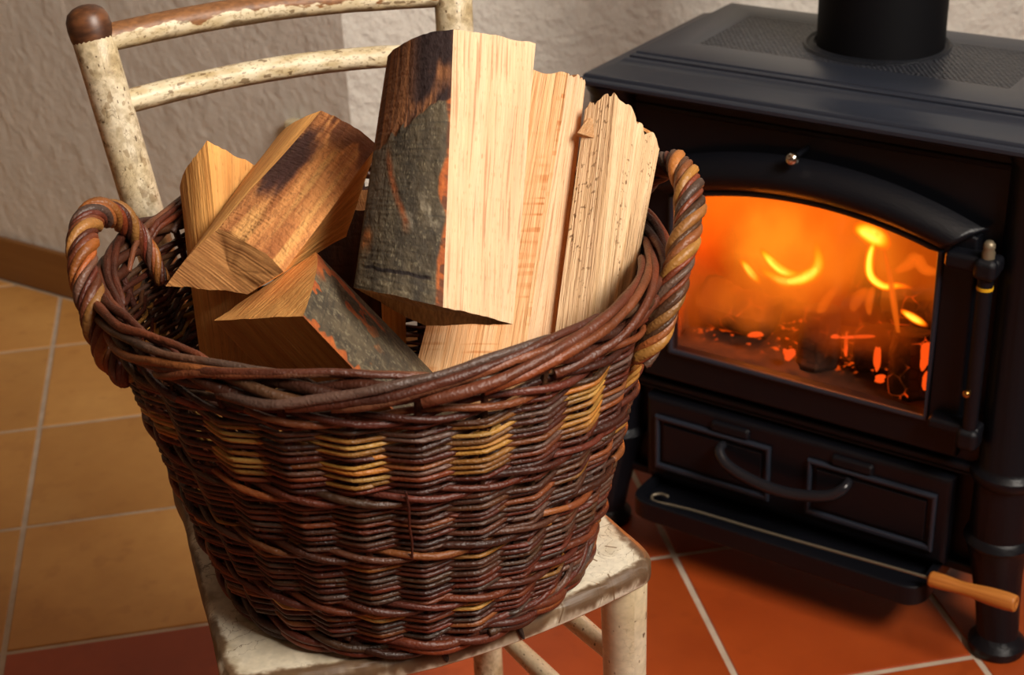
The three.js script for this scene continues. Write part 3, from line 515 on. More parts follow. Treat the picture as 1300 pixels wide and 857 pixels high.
{
  const u = V(-0.927, 0, 0.375), v = V(-0.375, 0, -0.927), C = V(0.12, 0, -1.12), o = C.clone().addScaledVector(u, 0.19).addScaledVector(v, 0.17);
  const chair = thing('chair', 'old wooden chair with flaking cream paint holding the wicker basket', 'chair', [o.x, 0, o.z], 22 * Math.PI / 180);
  // seat
  const out = [];
  const key = [[0.165, 0.174], [0.182, 0.168], [0.190, 0.152], [0.186, 0.10], [0.178, 0.02], [0.172, -0.10], [0.165, -0.165], [0.150, -0.188], [0.02, -0.195], [-0.125, -0.19], [-0.158, -0.178], [-0.171, -0.155], [-0.173, -0.10], [-0.180, -0.03], [-0.189, 0.08], [-0.195, 0.15], [-0.187, 0.168], [-0.168, 0.177], [-0.08, 0.193], [0, 0.198], [0.09, 0.190]];
  const cc = new THREE.CatmullRomCurve3(key.map(([x, z]) => V(x, 0, z)), true, 'centripetal').getPoints(160);
  const sh = new THREE.Shape(cc.slice(0, -1).map((q) => { const w = 0.0012 * (fbm(q.x * 90 + 9, q.z * 90, 3, 3) - 0.5); return new THREE.Vector2(q.x + w, -q.z + w); }));
  const sg = new THREE.ExtrudeGeometry(sh, { depth: 0.011, bevelEnabled: true, bevelThickness: 0.006, bevelSize: 0.006, bevelOffset: -0.006, bevelSegments: 4, curveSegments: 12 });
  sg.rotateX(-Math.PI / 2); sg.translate(0, 0.433, 0);
  const p = sg.attributes.position, uv = sg.attributes.uv; for (let i = 0; i < p.count; i++) uv.setXY(i, 0.5 + p.getX(i) / 0.5, 0.5 + (p.getZ(i) + 0.6 * (p.getY(i) - 0.45)) / 0.5);
  const seat = mesh('seat', toCreasedNormals(sg, 0.9), P.seat, chair);
  // dark splits where the front edge has broken away
  const dark = std({ color: 0x2c1a0e, roughness: 0.9 });
  const split = (x, z, w, h, t) => { const g = new THREE.IcosahedronGeometry(1, 3), q = g.attributes.position; for (let i = 0; i < q.count; i++) { const k = 0.75 + 0.5 * n3(q.getX(i) * 2.5 + x * 50, q.getY(i) * 2.5, q.getZ(i) * 2.5); q.setXYZ(i, q.getX(i) * k, q.getY(i) * k, q.getZ(i) * k); } g.scale(w, h, t); g.computeVertexNormals(); const m = mesh('broken_edge', g, dark, seat); m.position.set(x, 0.441, z); m.rotation.set(0, 0.2, 0.3); };
  split(0.046, 0.1975, 0.0022, 0.0085, 0.0018); split(-0.022, 0.1985, 0.0026, 0.0075, 0.0018);
  // front legs
  for (const x of [0.167, -0.172]) mesh('leg', rod([0, 0.06, 0.2, 0.3, 0.38, 0.436].map((y) => V(x + (x > 0 ? 1 : -1) * 0.004 * (0.43 - y), y, 0.147)), (t) => 0.0165 + 0.0050 * t, 22, null, true, V(0, 0, 1)), P.leg, chair);
  // rear legs that run on up as the back posts, each with a bare rounded top
  for (const s of [-1, 1]) {
    const x0 = s < 0 ? -0.121 : 0.151, pts = [0, 0.1, 0.25, 0.40].map((y) => V(x0, y, -0.17));
    for (let i = 0; i <= 14; i++) { const h = i / 14 * 0.413, e = h; pts.push(V(x0 + s * 0.1 * e, 0.45 + h, -0.17 - 0.25 * e)); }
    const post = mesh('back_post', rod(pts, (t) => 0.0165 + 0.0025 * t, 22, null, true, V(0, 0, 1)), P.post, chair);
    const e = pts[pts.length - 1], ax = V(s * 0.1, 1, -0.25).normalize();
    const cap = new THREE.LatheGeometry([[0.0185, -0.006], [0.0198, 0.0], [0.0202, 0.008], [0.0195, 0.016], [0.0165, 0.0225], [0.011, 0.0265], [0.005, 0.0283], [0, 0.0287]].map(([r, y]) => new THREE.Vector2(r, y)), 26);
    cap.applyQuaternion(new THREE.Quaternion().setFromUnitVectors(V(0, 1, 0), ax)); cap.translate(e.x, e.y, e.z);
    const m = mesh('post_top', cap, P.knob, post); m.userData.label = 'bare brown rounded top of the post';
  }
  const at = (s, h) => V((s < 0 ? -0.121 : 0.151) + s * 0.1 * h, 0.45 + h, -0.17 - 0.25 * h);
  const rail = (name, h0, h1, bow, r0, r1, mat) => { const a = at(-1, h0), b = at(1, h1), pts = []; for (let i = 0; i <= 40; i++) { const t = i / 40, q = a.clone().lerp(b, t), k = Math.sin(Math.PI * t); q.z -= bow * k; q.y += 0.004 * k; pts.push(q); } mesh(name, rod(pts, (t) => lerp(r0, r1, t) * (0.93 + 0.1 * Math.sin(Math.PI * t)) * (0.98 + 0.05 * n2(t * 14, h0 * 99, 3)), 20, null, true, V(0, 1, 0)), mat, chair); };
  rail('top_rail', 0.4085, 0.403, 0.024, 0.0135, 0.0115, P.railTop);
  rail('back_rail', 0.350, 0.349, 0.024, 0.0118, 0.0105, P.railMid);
  // stretchers between front and rear legs, two on each side
  for (const s of [1, -1]) for (const [h0, h1] of [[0.275, 0.33], [0.17, 0.225]]) {
    const a = V(s > 0 ? 0.151 : -0.121, h0, -0.17), b = V(s > 0 ? 0.167 : -0.172, h1, 0.147), pts = []; for (let i = 0; i <= 10; i++) pts.push(a.clone().lerp(b, i / 10));
    mesh('stretcher', rod(pts, (t) => 0.0085 + 0.0022 * Math.sin(Math.PI * t), 14, null, true, V(0, 1, 0)), P.leg, chair);
  }
}

// ================================================================= BASKET
const BX = -0.102, BY = 0.4535, BZ = -1.163;
const basket = thing('wicker_basket', 'round brown wicker log basket with twisted rope handles on the chair seat', 'basket', [BX, BY, BZ]);
const wallR = (y) => 0.157 + 0.064 * Math.pow(clamp(y / 0.27), 0.88), NS = 28;
{
  const col = (hex) => { const c = new THREE.Color(hex); return [c.r, c.g, c.b]; };
  const DARK = ['#4c2214', '#552615', '#5a3422', '#642d1b', '#53351f', '#45200f', '#70381c', '#5c3a2a', '#602813'].map(col), RUST = ['#8a4a26', '#7a3a1e', '#6b3020', '#93552a'].map(col), GOLD = ['#c8913f', '#b97f36', '#d6a150', '#a9702e'].map(col), GREY = ['#6a4e42', '#5f4638'].map(col);
  const grain = tex(64, 512, (u, v) => clamp(0.6 * n2(u * 7, v * 40, 601) + 0.4 * n2(u * 16, v * 160, 602)), false);
  const wicker = std({ vertexColors: true, roughness: 0.5, bumpMap: rep(grain, 1, 5), bumpScale: 0.0009 }), R = rng(77);
  const pick = (a) => a[Math.floor(R() * a.length)];
  const shade = (base, s, amp = 0.5) => (t) => { const k = 0.36 + amp * n2(t * 9 + s * 3.1, s * 7.7, 3) + 0.16 * (n2(t * 60, s, 5) - 0.5), r = step(0.55, 0.75, n2(t * 5, s * 2.3, 8)); const c = mix(base, [base[0] * 1.25, base[1] * 1.02, base[2] * 0.85], r); return [c[0] * k, c[1] * k, c[2] * k]; };
  const ring = (a, r, y) => V(Math.cos(a) * r, y, Math.sin(a) * r);
  const A0 = 0.07;
  // stakes
  for (let k = 0; k < NS; k++) {
    const a = A0 + k / NS * Math.PI * 2, pts = []; for (let i = 0; i <= 12; i++) { const y = 0.004 + 0.266 * i / 12; pts.push(ring(a + 0.02 * (R() - 0.5) * 0.3, wallR(y), y)); }
    mesh('stake', rod(pts, 0.0031, 6, shade(pick(DARK), k + 500)), wicker, basket);
  }
  // weavers: each row runs over one stake and behind the next; three rods to a row
  const wales = [0.006, 0.013, 0.058, 0.117, 0.176, 0.252];
  const isWale = (y) => wales.some((w) => Math.abs(w - y) < 0.006);
  let row = 0;
  for (let y0 = 0.021; y0 < 0.247; y0 += 0.0031) {
    if (isWale(y0)) continue;
    row++;
    const par = row % 2, off = R() * Math.PI * 2 / 3, rr = 0.00185 + 0.0006 * R();
    for (let q = 0; q < 3; q++) {
      const a0 = off + q * Math.PI * 2 / 3 - 0.05, a1 = off + (q + 1) * Math.PI * 2 / 3 + 0.05, n = 84, pts = [];
      const mid = ((a0 + a1) / 2) % (Math.PI * 2), front = Math.sin(mid) > -0.1;
      const gold = (par && y0 > 0.188 && y0 < 0.236 && front && R() < 0.8) || (R() < 0.035 && front);
      let base = gold ? pick(GOLD) : R() < 0.16 ? pick(RUST) : R() < 0.08 ? pick(GREY) : pick(DARK);
      for (let i = 0; i <= n; i++) {
        const a = lerp(a0, a1, i / n), ph = (a - A0) * NS / 2 + par * Math.PI, tri = 2 / Math.PI * Math.asin(Math.sin(ph + Math.PI / 2) * 0.997);
        const end = i < 2 || i > n - 2 ? -0.004 : 0;
        const y = y0 + 0.0036 * (n2(a * 4 + row * 5, row * 1.7, 6) - 0.5) + 0.0012 * Math.sin(a * 3 + 1) + 0.0010 * tri * (par ? 1 : -1) * (n2(a * 2, row, 9) - 0.3);
        pts.push(ring(a, wallR(y0) + 0.0074 * tri + end, y));
      }
      const sc = shade(base, row * 3 + q), cg = (t) => { const c = sc(t); if (!gold) return c; const a = lerp(a0, a1, t) % (Math.PI * 2), k = step(0.15, 0.45, n2(a * 2.2 + 3, row * 0.35, 4)); return mix([c[0] * 0.35, c[1] * 0.25, c[2] * 0.3], c, k); };
      mesh('weaver', rod(pts, (t) => rr * (0.82 + 0.36 * Math.abs(n2(t * 7, row, 2) - 0.1)), 6, cg), wicker, basket);
    }
  }
  // waling: bands of three thicker rods, each over two stakes and behind one
  for (const [b, wy] of wales.entries()) for (let k = 0; k < 3; k++) for (let q = 0; q < 2; q++) {
    const a0 = q * Math.PI + 0.4 * k + b, a1 = a0 + Math.PI + 0.12, n = 110, pts = [], rr = b < 2 ? 0.0036 : 0.0029;
    for (let i = 0; i <= n; i++) {
      const a = lerp(a0, a1, i / n), ph = (a - A0) * NS / 3 + k * Math.PI * 2 / 3, w = Math.cos(ph);
      pts.push(ring(a, wallR(wy) + 0.0025 + 0.0058 * w, wy + 0.0042 * Math.sin(ph) + 0.0015 * (n2(a * 4, b * 3 + k, 5) - 0.5)));
    }
    mesh('waling_rod', rod(pts, (t) => rr * (0.85 + 0.3 * n2(t * 6, b + k, 2)), 7, shade(R() < 0.45 ? pick(RUST) : pick(DARK), b * 9 + k * 3 + q + 40)), wicker, basket);
  }
  // woven base
  const bg = grid(48, 10, (u, v) => { const a = -u * Math.PI * 2, r = 0.156 * v; return { p: V(Math.cos(a) * r, 0.006 + 0.0015 * Math.sin(v * 90), Math.sin(a) * r), uv: [u, v] }; });
  mesh('base', bg, std({ color: 0x3a2016, roughness: 0.7, side: THREE.DoubleSide }), basket);
  // foot: loose ends of thicker rods standing off the bottom at the right
  for (let k = 0; k < 5; k++) { const a = 0.15 + 0.16 * k; const pts = curve([ring(a + 0.42, 0.164, 0.005 + 0.003 * k), ring(a + 0.22, 0.168, 0.010 + 0.003 * k), ring(a, 0.170, 0.022), ring(a - 0.10, 0.171, 0.040 + 0.008 * (k % 2))], 22); mesh('foot_rod', rod(pts, (t) => 0.0036 - 0.001 * t, 7, shade(k % 2 ? pick(GREY) : pick(RUST), k + 900)), wicker, basket); }
  // border: every stake turns over and runs along the rim, crossing from outside low to inside high
  const RY = 0.276, RR = wallR(0.27) + 0.001, NB = 28;
  for (let k = 0; k < NB; k++) {
    const a0 = A0 + k / NB * Math.PI * 2 + 0.10 * (R() - 0.5), span = Math.PI * 2 / NB * (5.4 + 1.8 * (R() - 0.5)), n = 36, pts = [], lift = 0.0016 * (R() - 0.5), rr = 0.0031 + 0.0012 * R(), po = 0.7 * (R() - 0.5), pe = 0.5 * (R() - 0.5), pw = 0.75 + 0.5 * R();
    for (let i = 0; i <= n; i++) {
      const t = i / n, a = a0 - span * t, ps = lerp(-0.95 + po, 2.8 + pe, Math.pow(t, pw)) + 0.7 * (n2(t * 5, k * 3.3, 15) - 0.5), m = 0.0098 + lift + 0.0040 * (n2(t * 7, k, 14) - 0.5);
      const end = t > 0.93 ? (t - 0.93) * 0.1 : 0;
      pts.push(ring(a, RR + Math.cos(ps) * m, RY + Math.sin(ps) * (m + 0.0028) - end));
    }
    const base = R() < 0.28 ? pick(RUST) : R() < 0.18 ? pick(GREY) : pick(['#743a20', '#63301c', '#76462c', '#5a2a18'].map(col));
    mesh('border_rod', rod(pts, (t) => rr * (1.12 - 0.4 * t + 0.25 * (n2(t * 16, k, 23) - 0.5)), 8, shade(base, k + 300)), wicker, basket);
  }
  for (let k = 0; k < 3; k++) { const pts = []; for (let i = 0; i <= 150; i++) { const a = i / 150 * Math.PI * 2 + k, m = 0.006; pts.push(ring(a, RR + Math.cos(a * 9 + k * 2.1) * m, RY - 0.002 + Math.sin(a * 9 + k * 2.1) * m)); } mesh('border_core', rod(pts, 0.0045, 7, shade(pick(DARK), k + 700)), wicker, basket); }
  // rope handles: strands twisted round a hoop that rises from the rim
  const D = Math.PI / 180;
  const hoops = [
    [[156, 0.219, 0.222], [157, 0.229, 0.243], [160, 0.234, 0.272], [167, 0.236, 0.302], [175, 0.236, 0.321], [184, 0.231, 0.322], [191, 0.222, 0.304], [194, 0.211, 0.275], [193, 0.199, 0.245]],
    [[24, 0.221, 0.220], [22, 0.231, 0.242], [19, 0.238, 0.268], [12, 0.245, 0.300], [2, 0.249, 0.329], [-9, 0.244, 0.335], [-17, 0.233, 0.312], [-21, 0.222, 0.275], [-21, 0.208, 0.242]],
  ];
  hoops.forEach((hp, w) => {
    const path = new THREE.CatmullRomCurve3(hp.map(([a, r, y]) => ring(a * D, r, y)), false, 'centripetal'), N = 90;
    const h = new THREE.Group(); h.name = w ? 'handle_001' : 'handle'; basket.add(h); h.userData.label = w ? 'twisted willow handle in front of the stove' : 'twisted willow handle beside the bare rear wall';
    const S = 9;
    for (let s = 0; s < S; s++) {
      const pts = [];
      for (let i = 0; i <= N; i++) {
        const t = i / N, c = path.getPointAt(t), T = path.getTangentAt(t), side = V(c.x, 0, c.z).normalize(); side.addScaledVector(T, -side.dot(T)).normalize();
        const bi = V(0, 0, 0).crossVectors(T, side), ph = s / (S - 1) * Math.PI * 2 + t * 4.2 * Math.PI * 2 + 0.25 * n2(t * 9, s + w * 5, 12), rad = (s === S - 1 ? 0.001 : 0.0084) * (0.55 + 0.5 * Math.pow(Math.sin(Math.PI * clamp(t * 0.94 + 0.03)), 0.4)) * (1 - 0.35 * step(0.7, 1, t));
        pts.push(c.addScaledVector(side, Math.cos(ph) * rad).addScaledVector(bi, Math.sin(ph) * rad));
      }
      const base = [pick(RUST), pick(DARK), mix(pick(GOLD), pick(RUST), 0.6), pick(DARK), pick(RUST), mix(pick(GOLD), pick(RUST), 0.4), pick(RUST), pick(GREY), pick(DARK)][s];
      mesh('strand', rod(pts, (t) => (s === S - 1 ? 0.006 : 0.0036 + 0.001 * (s % 3 - 1)) * (0.75 + 0.5 * n2(t * 14, s + w * 9, 4)) * (1 - 0.3 * step(0.6, 1, t)), 8, shade(base, s + w * 17 + 820, 0.7)), wicker, h);
    }
  });
  // one thin twig tied down the front of the wall
  mesh('tie_twig', rod([[1.475, 0.186], [1.468, 0.17], [1.472, 0.15], [1.466, 0.135], [1.47, 0.118]].map(([a, y]) => ring(a, wallR(y) + 0.0098, y)), 0.0011, 6, shade(col('#4a2014'), 3)), wicker, basket);
}

// ================================================================= FIREWOOD
const woodTex = (s, light, dark, line, k1 = 1) => tex(512, 1024, (u, v) => {   // growth streaks run along v
  const w = fbm(u * 5, v * 2.2, 3, s) * 0.08, a = n2((u + w) * 26, v * 2.4, s + 1), b = n2((u + w) * 90, v * 5, s + 2), c = n2((u + w) * 230, v * 16, s + 3);
  let r = mix(light, dark, clamp(0.55 * a + 0.35 * b - 0.18));
  r = mix(r, line, step(0.70, 0.92, n2((u + w) * 140, v * 9, s + 4)) * 0.45 * k1);
  r = mix(r, line, step(0.80, 0.95, n2((u + w) * 300, v * 60, s + 5)) * 0.4);
  const g = 0.95 + 0.10 * (c - 0.5) + 0.06 * (fbm(u * 3, v * 3, 3, s + 6) - 0.5);
  return [r[0] * g, r[1] * g, r[2] * g];
});
const woodBump = tex(512, 512, (u, v) => clamp(0.5 * n2(u * 60, v * 5, 401) + 0.3 * n2(u * 150, v * 12, 402) + 0.2 * n2(u * 300, v * 70, 403)), false);
const endTex = tex(512, 512, (u, v) => { const w = fbm(u * 4, v * 4, 3, 411) * 0.5, l = n2(v * 6, (u + v * 0.35 + w * 0.1) * 90, 412), f = n2(u * 200, v * 200, 413), b = fbm(u * 3, v * 3, 3, 414); const c = mix(mix([206, 150, 88], [150, 96, 48], clamp(l * 0.9)), [120, 74, 36], clamp(b - 0.35)); const k = 0.93 + 0.14 * f; return [c[0] * k, c[1] * k, c[2] * k]; });
const endBump = tex(512, 512, (u, v) => clamp(n2(v * 6, (u + v * 0.35) * 90, 412)), false);
const W = {
  pale: std({ map: woodTex(421, [240, 202, 160], [222, 174, 128], [162, 104, 64]), bumpMap: woodBump, bumpScale: 0.0009, roughness: 0.72 }),
  sawn: std({ map: tex(512, 1024, (u, v) => { const a = n2(u * 40 + 6 * v, v * 3, 431), b = n2(u * 3, v * 170, 432), m = step(0.40, 0.75, fbm(u * 4, v * 4, 3, 433)) ; let c = mix([238, 194, 144], [222, 164, 108], a); c = mix(c, [190, 106, 44], step(0.55, 0.9, b) * m * 0.65); c = mix(c, [180, 110, 56], step(0.74, 0.94, n2(u * 150 + 10 * v, v * 12, 434)) * 0.4); return c; }), bumpMap: woodBump, bumpScale: 0.0012, roughness: 0.75 }),
  white: std({ map: tex(512, 1024, (u, v) => { const w = fbm(u * 4, v * 2, 3, 441) * 0.1, a = n2((u + w) * 22, v * 2, 442), c0 = mix([234, 200, 158], [212, 174, 130], a); let c = mix(c0, [178, 140, 92], step(0.66, 0.9, n2((u + w) * 110, v * 8, 443)) * 0.45); const d = step(0.68, 0.76, fbm(u * 46, v * 130, 3, 444)) * step(0.48, 0.66, fbm(u * 5, v * 4, 3, 445)); c = mix(c, [104, 74, 44], d * 0.75); return c; }), bumpMap: woodBump, bumpScale: 0.0016, roughness: 0.78 }),
  amber: std({ map: woodTex(451, [238, 176, 98], [216, 142, 68], [164, 98, 42], 0.6), bumpMap: woodBump, bumpScale: 0.0010, roughness: 0.75 }),
  end: std({ map: endTex, bumpMap: endBump, bumpScale: 0.0005, roughness: 0.85 }),
};
const barkMat = (f, w = 512, h = 1024, bs = 0.0018) => { const t = tex(w, h, (u, v) => f(u, v), true, false), b = tex(512, 512, (u, v) => clamp(0.55 * fbm(u * 20, v * 36, 4, 461) + 0.3 * n2(u * 8, v * 90, 463) + 0.15 * fbm(u * 90, v * 120, 2, 462)), false, false); return std({ map: t, bumpMap: b, bumpScale: bs, roughness: 0.85 }); };
const greyBark = (u, v, s) => { const a = fbm(u * 9, v * 12, 4, s), b = fbm(u * 46, v * 60, 3, s + 5), l = n2(u * 7, v * 120, s + 8); let c = mix([92, 80, 60], [54, 46, 35], clamp(a * 1.5 - 0.3)); c = mix(c, [142, 132, 106], step(0.6, 0.8, b) * 0.5); return mix(c, [40, 36, 30], step(0.6, 0.9, l) * 0.35); };
const rawOrange = (u, v, s) => mix([184, 98, 38], [128, 60, 24], fbm(u * 30, v * 50, 3, s));
const topLine = (u) => 0.55 + 0.20 * u + 0.03 * (fbm(u * 6, 1.5, 3, 471) - 0.5) * 3 + (u > 0.42 && u < 0.5 ? 0.02 : 0);
const barkD = barkMat((u, v) => {
  const edge = topLine(u), bare = step(edge, edge + 0.012, v);
  let c = greyBark(u, v, 473);
  c = mix(c, [108, 92, 78], step(0.5, 0.2, u) * step(0.12, 0.5, v) * 0.55);
  const arc = Math.abs(u - (0.30 + 0.32 * Math.pow(clamp((0.62 - v) / 0.34), 1.6))) ; c = mix(c, [150, 72, 30], step(0.07, 0.0, arc) * step(0.22, 0.30, v) * step(0.60, 0.50, v) * 0.85 * fbm(u * 14, v * 18, 3, 475) * 1.5);
  c = mix(c, [190, 100, 34], step(0.13, 0.0, Math.hypot((u - 0.13) * 1, (v - 0.20) * 1.6)) * fbm(u * 16, v * 22, 3, 476) * 1.5);
  c = mix(c, [176, 166, 146], step(0.52, 0.7, fbm(u * 12, v * 26, 3, 477)) * step(0.12, 0.02, Math.abs(v - 0.30 - 0.1 * (u - 0.6))) * step(0.4, 0.7, u) * 0.35);
  const crack = Math.abs(v - 0.085 - 0.014 * fbm(u * 8, 2, 3, 478)); c = mix(c, [24, 12, 8], step(0.010, 0.003, crack) * step(0.12, 0.2, u) * step(0.92, 0.85, u));
  const wst = n2(u * 60, v * 3, 479), bb = mix(mix([156, 102, 60], [84, 50, 30], wst), [38, 20, 18], step(0.42, 0.6, fbm(u * 5, v * 6, 3, 480)) * step(0.45, 0.7, u));
  c = mix(c, bb, bare);
  const lim = 0.995 - 0.07 * fbm(v * 9, 3, 3, 481) - 0.04 * step(0.55, 0.35, v) * step(0.3, 0.4, v) - 0.05 * step(0.25, 0.1, v); const o = step(lim, lim + 0.03, u) * (1 - bare * 0.8); c = mix(c, mix(rawOrange(u, v, 482), [96, 52, 26], step(0.5, 0.62, fbm(v * 22, u * 10, 3, 483))), o);
  return c;
});
const barkC = barkMat((u, v) => {
  let c = greyBark(u, v, 491); c = mix(c, [118, 108, 84], step(0.62, 0.74, fbm(u * 30, v * 30, 3, 492)) * 0.5);
  const e1 = 0.04 + 0.12 * (fbm(v * 10, 1, 3, 493) - 0.45) * 3, patch = step(0.03, 0.0, u - Math.max(0, e1) * step(0.50, 0.62, v));
  const streak = step(0.055, 0.02, Math.abs(u - 0.80 - 0.10 * (v - 0.7) - 0.05 * (fbm(v * 12, 5, 3, 494) - 0.5))) * step(0.52, 0.56, v) * step(0.86, 0.80, v);
  const spots = step(0.66, 0.70, fbm(u * 7 + 3, v * 9, 3, 495)) * step(0.5, 0.7, v), top = step(0.94, 0.965, v + 0.05 * (fbm(u * 10, 4, 3, 497) - 0.5)) * step(0.45, 0.7, u);
  return mix(c, rawOrange(u, v, 496), clamp(Math.max(patch, streak, spots, top)));
});
const barkB = barkMat((u, v) => {  // bark gone: stained, streaked cambium
  const w = 0.05 * fbm(u * 4, v * 3, 3, 501), a = n2((u + w) * 16, v * 2.2, 502), b = n2((u + w) * 55, v * 6, 503), f = fbm(u * 40, v * 40, 3, 504);
  let c = mix([228, 158, 92], [168, 102, 54], clamp(a * 1.2 - 0.1)); c = mix(c, [226, 168, 98], step(0.55, 0.85, n2((u + w) * 9 + 4, v * 1.6, 505)) * 0.9);
  c = mix(c, [214, 164, 100], step(0.7, 0.95, b) * 0.4); c = mix(c, [90, 48, 26], step(0.55, 0.72, f) * 0.2);
  const d = step(0.30, 0.16, Math.hypot((u - 0.16) * 0.9, (v - 0.60) * 0.85) + 0.16 * (fbm(u * 9, v * 9, 3, 506) - 0.5)); c = mix(c, [62, 34, 34], d * 0.9);
  const e = step(0.44, 0.62, fbm(u * 5 + 2, v * 4, 3, 507)) * step(0.72, 0.9, v); c = mix(c, [94, 48, 24], e * 0.8);
  return c;
}, 512, 1024, 0.0018);
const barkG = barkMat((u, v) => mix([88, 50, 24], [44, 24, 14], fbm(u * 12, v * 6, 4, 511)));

// one split log: two end polygons (counter-clockwise seen down from the top end), a kind for every side
function log(name, label, bot, top, sides, opt = {}) {
  const n = bot.length, B = bot.map((q) => V(...q)), T = top.map((q) => V(...q)), seed = opt.seed || 1, cb = V(0, 0, 0), ct = V(0, 0, 0);
  B.forEach((q) => cb.addScaledVector(q, 1 / n)); T.forEach((q) => ct.addScaledVector(q, 1 / n));
  const axis = ct.clone().sub(cb).normalize(), len = ct.distanceTo(cb), origin = cb.clone();
  const t = thing(name, label, 'firewood', [origin.x, origin.y, origin.z], 0, opt.group);
  const jag = opt.jag ?? 0.004, rough = opt.rough ?? 0.0012;
  const rim = (i, u, topEnd) => { const s = seed * 13 + i * 3 + u * 3; return jag * ((n2(s * 1.7, topEnd ? 3 : 8, 7) - 0.5) + 0.9 * (n2(s * 6, topEnd ? 4 : 9, 6) - 0.5) * (opt.splinter ?? 0.5)); };
  const edgeRim = (i, u, te) => { const k = u < 0.0001 ? rim(i, 0, te) : u > 0.9999 ? rim((i + 1) % n, 0, te) : lerp(lerp(rim(i, 0, te), rim((i + 1) % n, 0, te), u), rim(i, u, te), Math.min(1, Math.min(u, 1 - u) * 12)); return k; };
  const centre = (v) => cb.clone().lerp(ct, v);
  function point(i, u, v) {
    const a = B[i].clone().lerp(T[i], v), b = B[(i + 1) % n].clone().lerp(T[(i + 1) % n], v), p = a.clone().lerp(b, u), s = sides[i];
    const e1 = b.clone().sub(a), nrm = V(0, 0, 0).crossVectors(e1, axis).normalize();
    p.addScaledVector(nrm, (s.bulge || 0) * 4 * u * (1 - u));
    if (s.disp) p.addScaledVector(nrm, s.disp(u, v) * Math.min(1, Math.min(u, 1 - u) * 25));
    const out = p.clone().sub(centre(v)); out.addScaledVector(axis, -out.dot(axis)).normalize();
    const q = p.clone().sub(origin), al = q.dot(axis), x = q.x - axis.x * al, y = q.y - axis.y * al, z = q.z - axis.z * al;
    const fibre = n3(x * 210 + seed * 7, y * 210, z * 210 + al * 9) - 0.5, wav = n3(x * 34 + seed, y * 34 + al * 10, z * 34) - 0.5;
    p.addScaledVector(out, rough * fibre * (s.smooth || 1) + rough * 2.2 * wav);
    p.addScaledVector(axis, edgeRim(i, u, true) * Math.pow(v, 6) + edgeRim(i, u, false) * Math.pow(1 - v, 6));
    return p.sub(origin);
  }
  sides.forEach((s, i) => {
    const w = B[i].distanceTo(B[(i + 1) % n]), nu = Math.max(8, Math.min(44, Math.round(w * 480))), nv = Math.max(16, Math.round(len * 230));
    const g = grid(nu, nv, (u, v) => ({ p: point(i, u, v), uv: s.fit ? [u, v] : [(u * w + i * 0.031 + seed * 0.37) / 0.12, 0.02 + v * len / 0.36] }));
    const m = mesh(s.part || 'split_face', g, s.mat, t); if (s.label) m.userData.label = s.label;
  });
  for (const te of [false, true]) {
    const ringPts = []; for (let i = 0; i < n; i++) for (let k = 0; k < 14; k++) ringPts.push(point(i, k / 14, te ? 1 : 0));
    const c = (te ? ct : cb).clone().sub(origin), m = ringPts.length, e0 = B[1].clone().sub(B[0]).normalize(), e1 = V(0, 0, 0).crossVectors(axis, e0);
    const pos = [], uv = [], idx = [], K = 9;
    for (let r = 0; r <= K; r++) for (let k = 0; k < m; k++) { const f = 1 - r / K, q = c.clone().lerp(ringPts[k], f); if (r > 0) { q.addScaledVector(axis, 0.0012 * (n3(q.x * 120, q.y * 120, q.z * 120 + seed) - 0.5)); } pos.push(q.x, q.y, q.z); uv.push(q.dot(e0) / 0.1 + seed * 0.3, q.dot(e1) / 0.1 + 0.5); }
    for (let r = 0; r < K; r++) for (let k = 0; k < m; k++) { const a = r * m + k, b = r * m + (k + 1) % m, cc = a + m, d = b + m; te ? idx.push(a, b, d, a, d, cc) : idx.push(a, d, b, a, cc, d); }
    const g = new THREE.BufferGeometry(); g.setAttribute('position', new THREE.Float32BufferAttribute(pos, 3)); g.setAttribute('uv', new THREE.Float32BufferAttribute(uv, 2)); g.setIndex(idx); g.computeVertexNormals();
    mesh('cut_end', g, opt.end || W.end, t);
  }
  return t;
}
const wood = (mat, bulge = 0) => ({ mat, bulge });
log('firewood_log', 'tall split log with grey bark on one side and a broad pale face',
  [[-0.119, 0.749, -1.070], [-0.050, 0.746, -1.035], [0.002, 0.720, -1.055], [-0.068, 0.699, -1.100]], [[-0.088, 0.894, -1.185], [-0.034, 0.924, -1.150], [0.028, 0.904, -1.170], [-0.028, 0.887, -1.225]],
  [{ mat: barkD, fit: true, bulge: 0.010, part: 'bark', label: 'grey bark torn away towards the top', disp: (u, v) => 0.0022 * step(topLine(u) + 0.012, topLine(u), v) - 0.004 * step(0.010, 0.002, Math.abs(v - 0.09)) * step(0.15, 0.25, u) * step(0.9, 0.8, u) }, wood(W.pale), wood(W.amber), wood(W.amber)], { seed: 2, jag: 0.0018, rough: 0.0008 });
log('firewood_log', 'pale orange split log with crosswise saw marks, standing between two other pale logs',
  [[-0.102, 0.589, -1.064], [-0.008, 0.584, -1.066], [0.024, 0.605, -1.081], [-0.036, 0.605, -1.137]], [[-0.010, 0.867, -1.220], [0.055, 0.866, -1.215], [0.070, 0.850, -1.230], [0.036, 0.834, -1.280]],
  [wood(W.sawn), wood(W.pale), wood(W.amber), wood(W.amber)], { seed: 3, jag: 0.006, rough: 0.0009 });
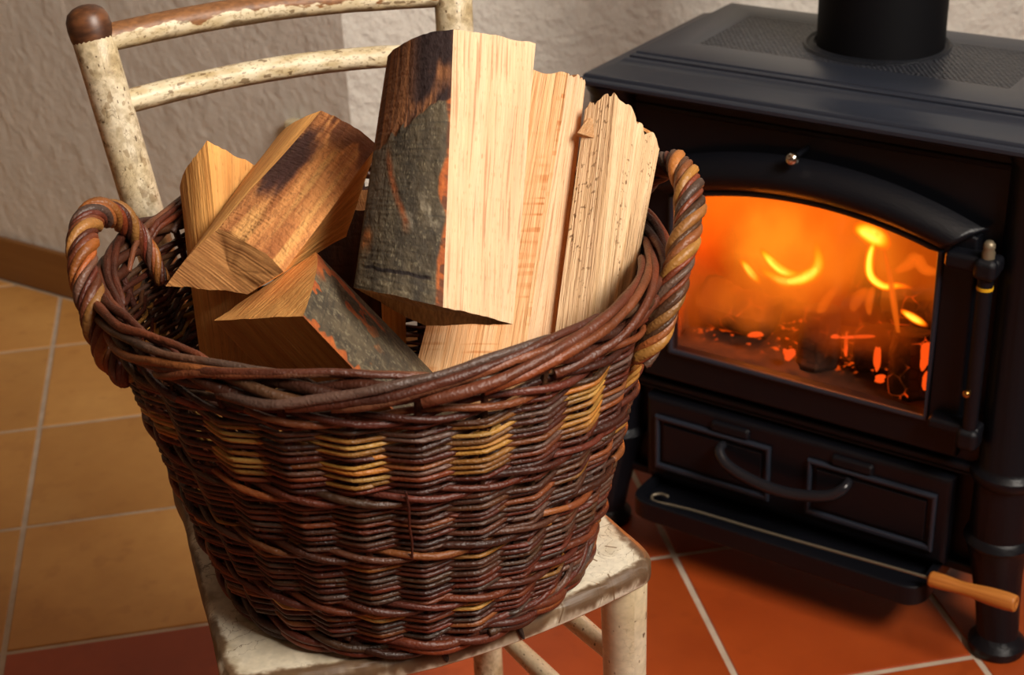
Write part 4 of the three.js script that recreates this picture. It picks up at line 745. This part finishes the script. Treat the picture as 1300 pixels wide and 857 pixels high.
log('firewood_log', 'cream split log with dark specks and ridged grain nearest the stove',
  [[0.018, 0.600, -1.069], [0.049, 0.597, -1.063], [0.084, 0.657, -1.098], [0.063, 0.625, -1.146]], [[0.067, 0.838, -1.205], [0.092, 0.852, -1.200], [0.127, 0.806, -1.195], [0.108, 0.813, -1.250]],
  [wood(W.white), { mat: W.white, disp: (u, v) => 0.0018 * (Math.floor((u - 0.35 * v + 0.3) * 7) % 2 ? 1 : 0) * step(0.35, 0.5, u) * step(0.85, 0.6, v) }, { mat: barkG, fit: true, part: 'bark' }, wood(W.amber)], { seed: 5, jag: 0.008, rough: 0.0008, splinter: 0.9 });
log('firewood_log', 'smooth amber split log standing upright at the back against the basket wall',
  [[-0.257, 0.616, -1.133], [-0.232, 0.603, -1.115], [-0.220, 0.600, -1.141], [-0.246, 0.607, -1.174]], [[-0.284, 0.762, -1.270], [-0.254, 0.803, -1.265], [-0.216, 0.767, -1.290], [-0.251, 0.753, -1.330]],
  [wood(W.amber, 0.004), wood(W.amber), wood(W.amber), wood(W.amber)], { seed: 7, jag: 0.004, rough: 0.0009 });
log('firewood_log', 'split log lying aslant on the pile with a brown stained barkless side and sawn end',
  [[-0.272, 0.735, -1.120], [-0.232, 0.765, -1.160], [-0.171, 0.760, -1.080], [-0.203, 0.739, -1.090]], [[-0.203, 0.783, -1.330], [-0.162, 0.806, -1.325], [-0.107, 0.800, -1.245], [-0.135, 0.737, -1.200]],
  [wood(W.amber, 0.003), { mat: barkB, fit: true, bulge: 0.006, part: 'stained_face', label: 'brown streaked side without bark' }, wood(W.amber), wood(W.amber)], { seed: 11, jag: 0.0025, rough: 0.0014 });
log('firewood_log', 'wedge of firewood with grey bark and orange scars just inside the front rim',
  [[-0.128, 0.600, -1.052], [-0.046, 0.636, -0.976], [-0.044, 0.634, -1.095]], [[-0.234, 0.712, -1.100], [-0.152, 0.751, -1.020], [-0.154, 0.748, -1.145]],
  [wood(W.amber), { mat: barkC, fit: true, bulge: 0.006, part: 'bark', label: 'grey bark with orange scars' }, wood(W.amber)], { seed: 13, jag: 0.001, rough: 0.0007, end: W.amber });
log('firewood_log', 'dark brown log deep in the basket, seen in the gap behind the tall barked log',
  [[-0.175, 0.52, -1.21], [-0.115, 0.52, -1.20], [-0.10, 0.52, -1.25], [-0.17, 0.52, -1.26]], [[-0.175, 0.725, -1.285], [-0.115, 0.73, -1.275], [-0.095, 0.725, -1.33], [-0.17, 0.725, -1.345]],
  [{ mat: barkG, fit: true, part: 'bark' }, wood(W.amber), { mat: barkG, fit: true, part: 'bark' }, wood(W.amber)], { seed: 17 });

{ // the short splinter standing at the top of the cream log
  const f = scene.getObjectByName('firewood_log_002'), g = bx(0.016, 0.016, 0.010, 0, 0, 0, 0.001), p = g.attributes.position;
  for (let i = 0; i < p.count; i++) p.setXYZ(i, p.getX(i) + 0.3 * p.getY(i), p.getY(i) + 0.002 * n3(p.getX(i) * 300, p.getY(i) * 300, p.getZ(i) * 300), p.getZ(i) * (1 - 20 * p.getY(i)));
  g.computeVertexNormals();
  const m = mesh('splinter', g, W.sawn, f); m.position.set(0.0715 - f.position.x, 0.822 - f.position.y, -1.197 - f.position.z); m.rotation.set(-0.5, 0, -0.35);
}
renderer.render(scene, camera);
